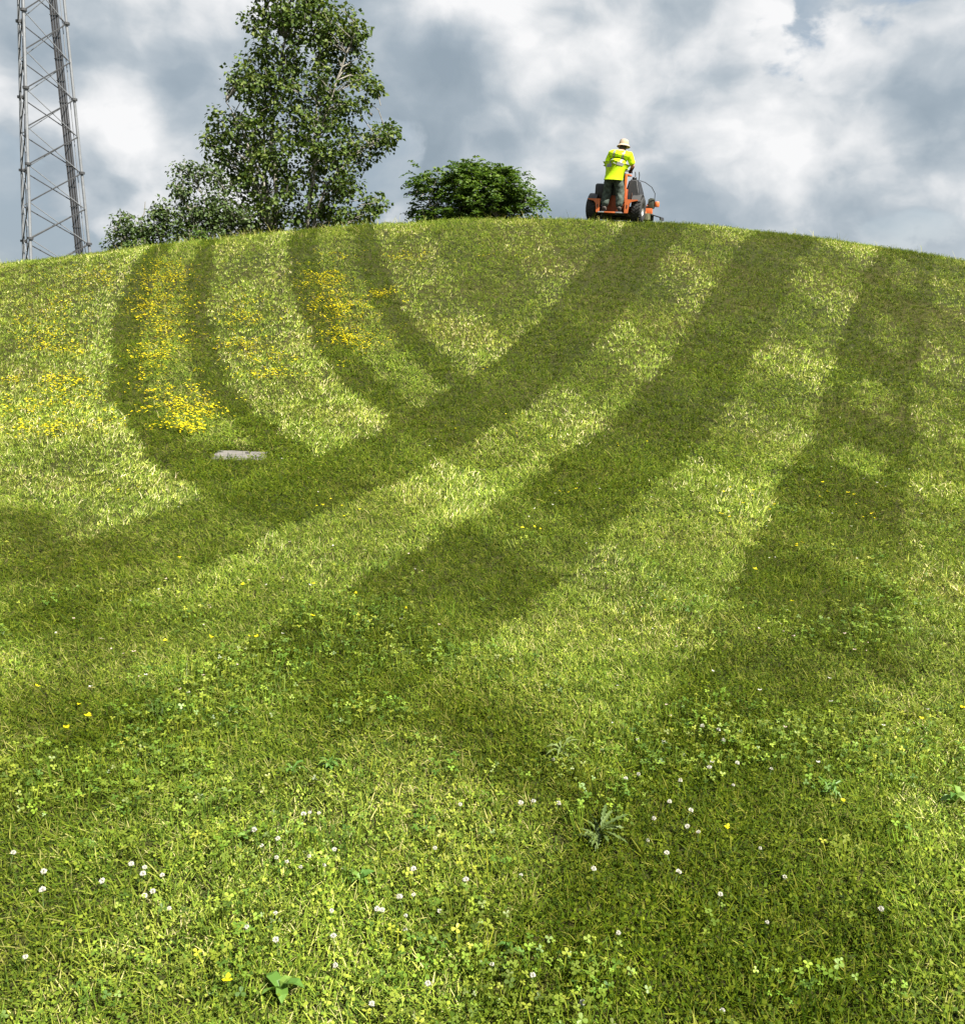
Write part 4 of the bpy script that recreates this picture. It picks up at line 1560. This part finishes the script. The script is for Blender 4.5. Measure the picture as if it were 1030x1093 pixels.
    m.tube([(.44, .26, .92), (.52, .45, .90), (.62, .72, .82), (.66, .95, .70), (.65, 1.02, .52), (.60, 1.03, .38)], 0.008, 8)
    m.build('hose', black, t, True)
    # upright box over the right front corner of the deck
    m = MB()
    m.box((.50, 1.00, .372), (.64, 1.16, .58), .015)
    m.box((.53, 1.02, .58), (.61, 1.14, .60), .008)
    m.build('deck_motor', simple_mat('dark_green_paint', (.045, .05, .032), .5), t, True)
    MB().lathe([(0, .06), (.05, .06), (.06, .04), (.06, -.04), (.05, -.06), (0, -.06)], 18, Matrix.Translation((.70, 1.08, .47))).build('pulley_cover', orange, t, True)
    return t


build_mower()


# ------------------------------------------------------------------ operator
def skin_mesh(name, joints, bones, root, sub=2):
    """continuous surface grown over a skeleton: joints {name: (xyz, radius)}"""
    names = list(joints)
    idx = {n: i for i, n in enumerate(names)}
    me = bpy.data.meshes.new(name)
    me.from_pydata([joints[n][0] for n in names], [(idx[a], idx[b]) for a, b in bones], [])
    ob = bpy.data.objects.new(name + '_grow', me)
    COL.objects.link(ob)
    ob.modifiers.new('skin', 'SKIN')
    ob.modifiers['skin'].use_smooth_shade = True
    for n in names:
        sv = me.skin_vertices[0].data[idx[n]]
        r = joints[n][1]
        sv.radius = r if isinstance(r, tuple) else (r, r)
        sv.use_root = (n == root)
    ss = ob.modifiers.new('sub', 'SUBSURF')
    ss.levels = ss.render_levels = sub
    dg = bpy.context.evaluated_depsgraph_get()
    out = bpy.data.meshes.new_from_object(ob.evaluated_get(dg))
    out.name = name
    bpy.data.objects.remove(ob)
    out.polygons.foreach_set('use_smooth', [True] * len(out.polygons))
    return out


def build_person():
    skin = simple_mat('skin', (0.50, 0.29, 0.20), 0.55, 0, 0.08, 20.0)
    lime = simple_mat('hi_vis_lime', (0.45, 0.64, 0.008), 0.75, 0, 0.08, 12.0, 0.25, 0.2)
    silver = simple_mat('reflective_tape', (0.26, 0.26, 0.27), 0.5, 0.2, 0.1, 30.0)
    trouser = simple_mat('grey_green_cloth', (0.060, 0.075, 0.062), 0.9, 0, 0.55, 14.0, 1.0, 0.1)  # strong colour mottling also stands in for the shading of folds
    tan = simple_mat('tan_cotton', (0.36, 0.28, 0.19), 0.9, 0, 0.12, 22.0, 0.3, 0.1)
    cream = simple_mat('cream_cotton', (0.40, 0.31, 0.235), 0.9, 0, 0.10, 22.0, 0.3, 0.1)
    boot = simple_mat('boot_leather', (0.06, 0.048, 0.038), 0.7, 0, 0.3, 16.0)
    glove = simple_mat('black_glove', (0.018, 0.018, 0.02), 0.6, 0, 0.2, 20.0)
    hairm = simple_mat('dark_hair', (0.03, 0.022, 0.016), 0.6, 0, 0.3, 40.0)
    inkm = simple_mat('dark_print', (0.20, 0.28, 0.02), 0.7)
    root = empty('person', (MX, MY, MZ))
    root.rotation_euler = MROT.to_euler()
    tag(root, 'person in lime high-visibility shirt and tan bucket hat standing on the mower', 'person')
    J = {
        'pelvis': ((-0.03, -.30, 1.00), (.155, .11)), 'waist': ((-.01, -.28, 1.13), (.145, .105)), 'chest': ((.03, -.22, 1.32), (.165, .115)),
        'upper': ((.045, -.19, 1.42), (.15, .10)), 'neck': ((.06, -.14, 1.505), .058), 'head0': ((.068, -.105, 1.55), .075), 'head1': ((.075, -.08, 1.62), (.078, .095)), 'crown': ((.078, -.08, 1.69), .07),
        'nose': ((.083, .032, 1.585), .012), 'chin': ((.08, -.01, 1.52), .03),
    }
    B = [('pelvis', 'waist'), ('waist', 'chest'), ('chest', 'upper'), ('upper', 'neck'), ('neck', 'head0'), ('head0', 'head1'), ('head1', 'crown'), ('head1', 'nose'), ('head0', 'chin')]
    arms = {-1: [(-.165, -.18, 1.435), (-.255, -.11, 1.22), (-.13, .01, 1.135)], 1: [(.25, -.18, 1.42), (.33, -.09, 1.19), (.275, .03, 1.125)]}
    for s in (-1, 1):
        k = 'L' if s < 0 else 'R'
        sh, el, wr = [Vector(v) for v in arms[s]]
        J['sh' + k] = (sh, .068)
        J['el' + k] = (el, .046)
        J['wr' + k] = (wr, .030)
        pm = wr + (wr - el).normalized() * .055
        pm.z = max(pm.z - .01, 1.115)
        J['palm' + k] = (pm, (.036, .024))
        B += [('upper', 'sh' + k), ('sh' + k, 'el' + k), ('el' + k, 'wr' + k), ('wr' + k, 'palm' + k)]
        fw = (pm - wr).normalized()
        sd = fw.cross(Vector((0, 0, 1))).normalized()
        for i, (o, L) in enumerate(((-.030, .062), (-.010, .072), (.010, .068), (.029, .054))):
            a = pm + fw * .025 + sd * o
            b = a + fw * L * .5 + Vector((0, 0, -.006))
            c = b + fw * L * .12 + Vector((0, 0, -L * .42))
            d = c - fw * L * .35 + Vector((0, 0, -.006))
            for j, q in enumerate((b, c, d)):
                J['f%s%d%d' % (k, i, j)] = (q, .0088 - .001 * j)
            B += [('palm' + k, 'f%s%d0' % (k, i)), ('f%s%d0' % (k, i), 'f%s%d1' % (k, i)), ('f%s%d1' % (k, i), 'f%s%d2' % (k, i))]
        th = wr + fw * .02 + sd * (-s) * .038 + Vector((0, 0, -.008))
        J['t%s0' % k] = (th, .011)
        J['t%s1' % k] = (th + fw * .035 + Vector((0, 0, -.022)), .0095)
        B += [('wr' + k, 't%s0' % k), ('t%s0' % k, 't%s1' % k)]
        hp = Vector((-.03 + s * .095, -.30, .93))
        kn = Vector((-.015 + s * .150, -.235, .60)) if s < 0 else Vector((-.02 + s * .155, -.25, .60))
        an = Vector((-.01 + s * .172, -.33, .29))
        J['hp' + k] = (hp, .092)
        J['kn' + k] = (kn, .058)
        J['an' + k] = (an, .040)
        J['heel' + k] = (an + Vector((0, -.03, -.055)), .034)
        J['toe' + k] = (an + Vector((s * .02, .17, -.062)), .030)
        B += [('pelvis', 'hp' + k), ('hp' + k, 'kn' + k), ('kn' + k, 'an' + k), ('an' + k, 'heel' + k), ('an' + k, 'toe' + k)]
    body_me = skin_mesh('body', J, B, 'pelvis')
    body = link('body', body_me, skin, root)

    def shell(name, me_src, mat, test, grow, parent=root, wrinkle=0.0, cut=None):
        """garment: the region of the body surface picked by test, let out by grow"""
        bm = bmesh.new()
        bm.from_mesh(me_src)
        if cut is not None:        # clean hem
            bmesh.ops.bisect_plane(bm, geom=bm.verts[:] + bm.edges[:] + bm.faces[:], plane_co=(0, 0, cut), plane_no=(0, 0, 1), clear_inner=True)
        bm.normal_update()
        kill = [f for f in bm.faces if not test(f.calc_center_median())]
        bmesh.ops.delete(bm, geom=kill, context='FACES')
        for v in bm.verts:
            w = mnoise.noise(v.co * 14.0) * wrinkle + mnoise.noise(v.co * Vector((30, 30, 12)).x) * wrinkle * .4
            v.co += v.normal * (grow + w)
        me = bpy.data.meshes.new(name)
        bm.to_mesh(me)
        bm.free()
        o = link(name, me, mat, parent, True)
        return o
    # shirt: its own continuous surface over torso and upper arms, loose at the hem
    S = {'hem': ((-.045, -.30, .80), (.285, .240)), 'hip': ((-.035, -.30, .98), (.275, .225)), 'waist': ((-.01, -.28, 1.14), (.255, .205)), 'chest': ((.03, -.22, 1.32), (.225, .185)),
         'upper': ((.045, -.19, 1.42), (.165, .130)), 'neck': ((.056, -.16, 1.505), (.078, .070))}
    SB = [('hem', 'hip'), ('hip', 'waist'), ('waist', 'chest'), ('chest', 'upper'), ('upper', 'neck')]
    for s in (-1, 1):
        k = 'L' if s < 0 else 'R'
        sh, el, wr = [Vector(v) for v in arms[s]]
        S['sh' + k] = (sh, .088)
        S['sl' + k] = (sh.lerp(el, .5), .080)
        S['cf' + k] = (sh.lerp(el, .93), .084)
        SB += [('upper', 'sh' + k), ('sh' + k, 'sl' + k), ('sl' + k, 'cf' + k)]
    shirt_me = skin_mesh('shirt_form', S, SB, 'hip', 3)
    shirt = shell('shirt', shirt_me, lime, lambda c: not (c.z > 1.52), 0.0, wrinkle=.008, cut=.872)

    def side_x(c):
        return c.x - .035 - (c.z - 1.32) * .14
    tors = lambda c: abs(side_x(c)) < .235
    belt = lambda c: 1.165 < c.z < 1.212 and abs(side_x(c)) < .19 and c.y < 0.2
    shell('reflective_band', shirt.data, silver, belt, .006, shirt)
    strap = lambda c: (.085 < side_x(c) < .128 or -.128 < side_x(c) < -.085) and c.z > 1.214 and c.z < 1.50
    shell('reflective_strap', shirt.data, silver, strap, .006, shirt)
    # dark print on the back, between the straps: a small emblem and two lines of marks
    bm = bmesh.new()
    bm.from_mesh(shirt.data)
    from mathutils.bvhtree import BVHTree
    tree = BVHTree.FromBMesh(bm)
    bm.free()

    def stick(name, cells):
        mb = MB()
        for (x0, z0, x1, z1) in cells:
            q = []
            for x, z in ((x0, z0), (x1, z0), (x1, z1), (x0, z1)):
                hit = tree.ray_cast(Vector((x, -1.2, z)), Vector((0, 1, 0)))
                if hit[0] is None:
                    break
                q.append(hit[0] + Vector((0, -.007, 0)))
            if len(q) == 4:
                mb.add(q, [(0, 1, 2, 3)])
        mb.build(name, inkm, shirt)
    stick('back_emblem', [(-.048, 1.385, -.012, 1.418), (-.040, 1.418, -.018, 1.432), (-.056, 1.372, -.028, 1.386), (.012, 1.38, .028, 1.41), (.034, 1.38, .048, 1.402)])
    stick('back_lettering', [(-.050 + .016 * i, 1.336 + .004 * (i % 2), -.050 + .016 * i + .010, 1.356 - .003 * (i % 3)) for i in range(5)] + [(-.040 + .015 * i, 1.314, -.040 + .015 * i + .009, 1.324) for i in range(3)])
    # trousers
    T = {'waist': ((-.03, -.30, 1.06), (.165, .122)), 'pelvis': ((-.03, -.30, .98), (.178, .132))}
    TB = [('waist', 'pelvis')]
    for s in (-1, 1):
        k = 'L' if s < 0 else 'R'
        hp, kn, an = J['hp' + k][0], J['kn' + k][0], J['an' + k][0]
        T['hp' + k] = (hp, (.125, .125))
        T['th' + k] = (hp.lerp(kn, .5), .118)
        T['kn' + k] = (kn, .105)
        T['cf' + k] = (kn.lerp(an, .5) + Vector((0, -.015, 0)), .098)
        T['an' + k] = (an + Vector((0, 0, -.01)), .084)
        TB += [('pelvis', 'hp' + k), ('hp' + k, 'th' + k), ('th' + k, 'kn' + k), ('kn' + k, 'cf' + k), ('cf' + k, 'an' + k)]
    tr_me = skin_mesh('trouser_form', T, TB, 'pelvis', 3)
    shell('trousers', tr_me, trouser, lambda c: True, 0.0, wrinkle=.020, cut=.245)
    # boots: shaped shaft, heel and toe
    for s in (-1, 1):
        k = 'L' if s < 0 else 'R'
        an = J['an' + k][0]
        bj = {'top': (an + Vector((0, 0, .05)), .056), 'ank': (an + Vector((0, -.005, -.03)), .054), 'heel': (an + Vector((0, -.035, -.052)), .044), 'toe': (an + Vector((s * .02, .18, -.060)), .038)}
        b = link('boot', skin_mesh('boot', bj, [('top', 'ank'), ('ank', 'heel'), ('ank', 'toe')], 'ank'), boot, root)
        sl = MB()
        sl.box((an.x - .045 + s * .01, an.y - .08, .196), (an.x + .045 + s * .01, an.y + .22, .214), .008)
        sl.build('sole', glove, b, True)
    # gloves over hands and lower forearms
    shell('glove', body_me, glove, lambda c: c.z < 1.215 and c.z > 1.02 and abs(c.x - .03) > .095 and c.y > -.085, .004)
    # hat: crown, brim, band
    hm = MB()
    hc = Matrix.Translation((.078, -.085, 1.618)) @ Matrix.Rotation(math.radians(-10), 4, 'X')
    hm.lathe([(.148, -.026), (.150, -.020), (.120, .010), (.105, .022), (.103, .04), (.098, .085), (.088, .118), (.06, .132), (.0, .136)], 32, hc)
    hm.lathe([(.146, -.030), (.117, .004), (.100, .016)], 32, hc)
    hat = hm.build('bucket_hat', cream, root, True)
    MB().lathe([(.1065, .020), (.1065, .03), (.1015, .074), (.0985, .082)], 32, hc).build('hat_band', tan, hat, True)
    shell('hair', body_me, hairm, lambda c: 1.535 < c.z < 1.62 and c.y < -.09, .006)
    # face
    for s in (-1, 1):
        MB().lathe([(0, -.011), (.008, -.008), (.011, 0), (.008, .008), (0, .011)], 10, Matrix.Translation((.08 + s * .032, .010, 1.61))).build('eye', simple_mat('eye', (.6, .6, .58), .3), root, True)
        e = MB()
        e.lathe([(0, -.006), (.018, -.006), (.026, 0), (.018, .006), (.006, .004), (0, .0)], 12, Matrix.Translation((.076 + s * .082, -.075, 1.595)) @ Matrix.Rotation(math.pi / 2, 4, 'Y'))
        e.build('ear', skin, root, True)
    MB().tube([(.055, .014, 1.548), (.081, .020, 1.546), (.105, .014, 1.548)], .006, 6).build('mouth', simple_mat('lips', (.42, .2, .16), .5), root, True)
    bpy.data.meshes.remove(shirt_me)
    bpy.data.meshes.remove(tr_me)


build_person()
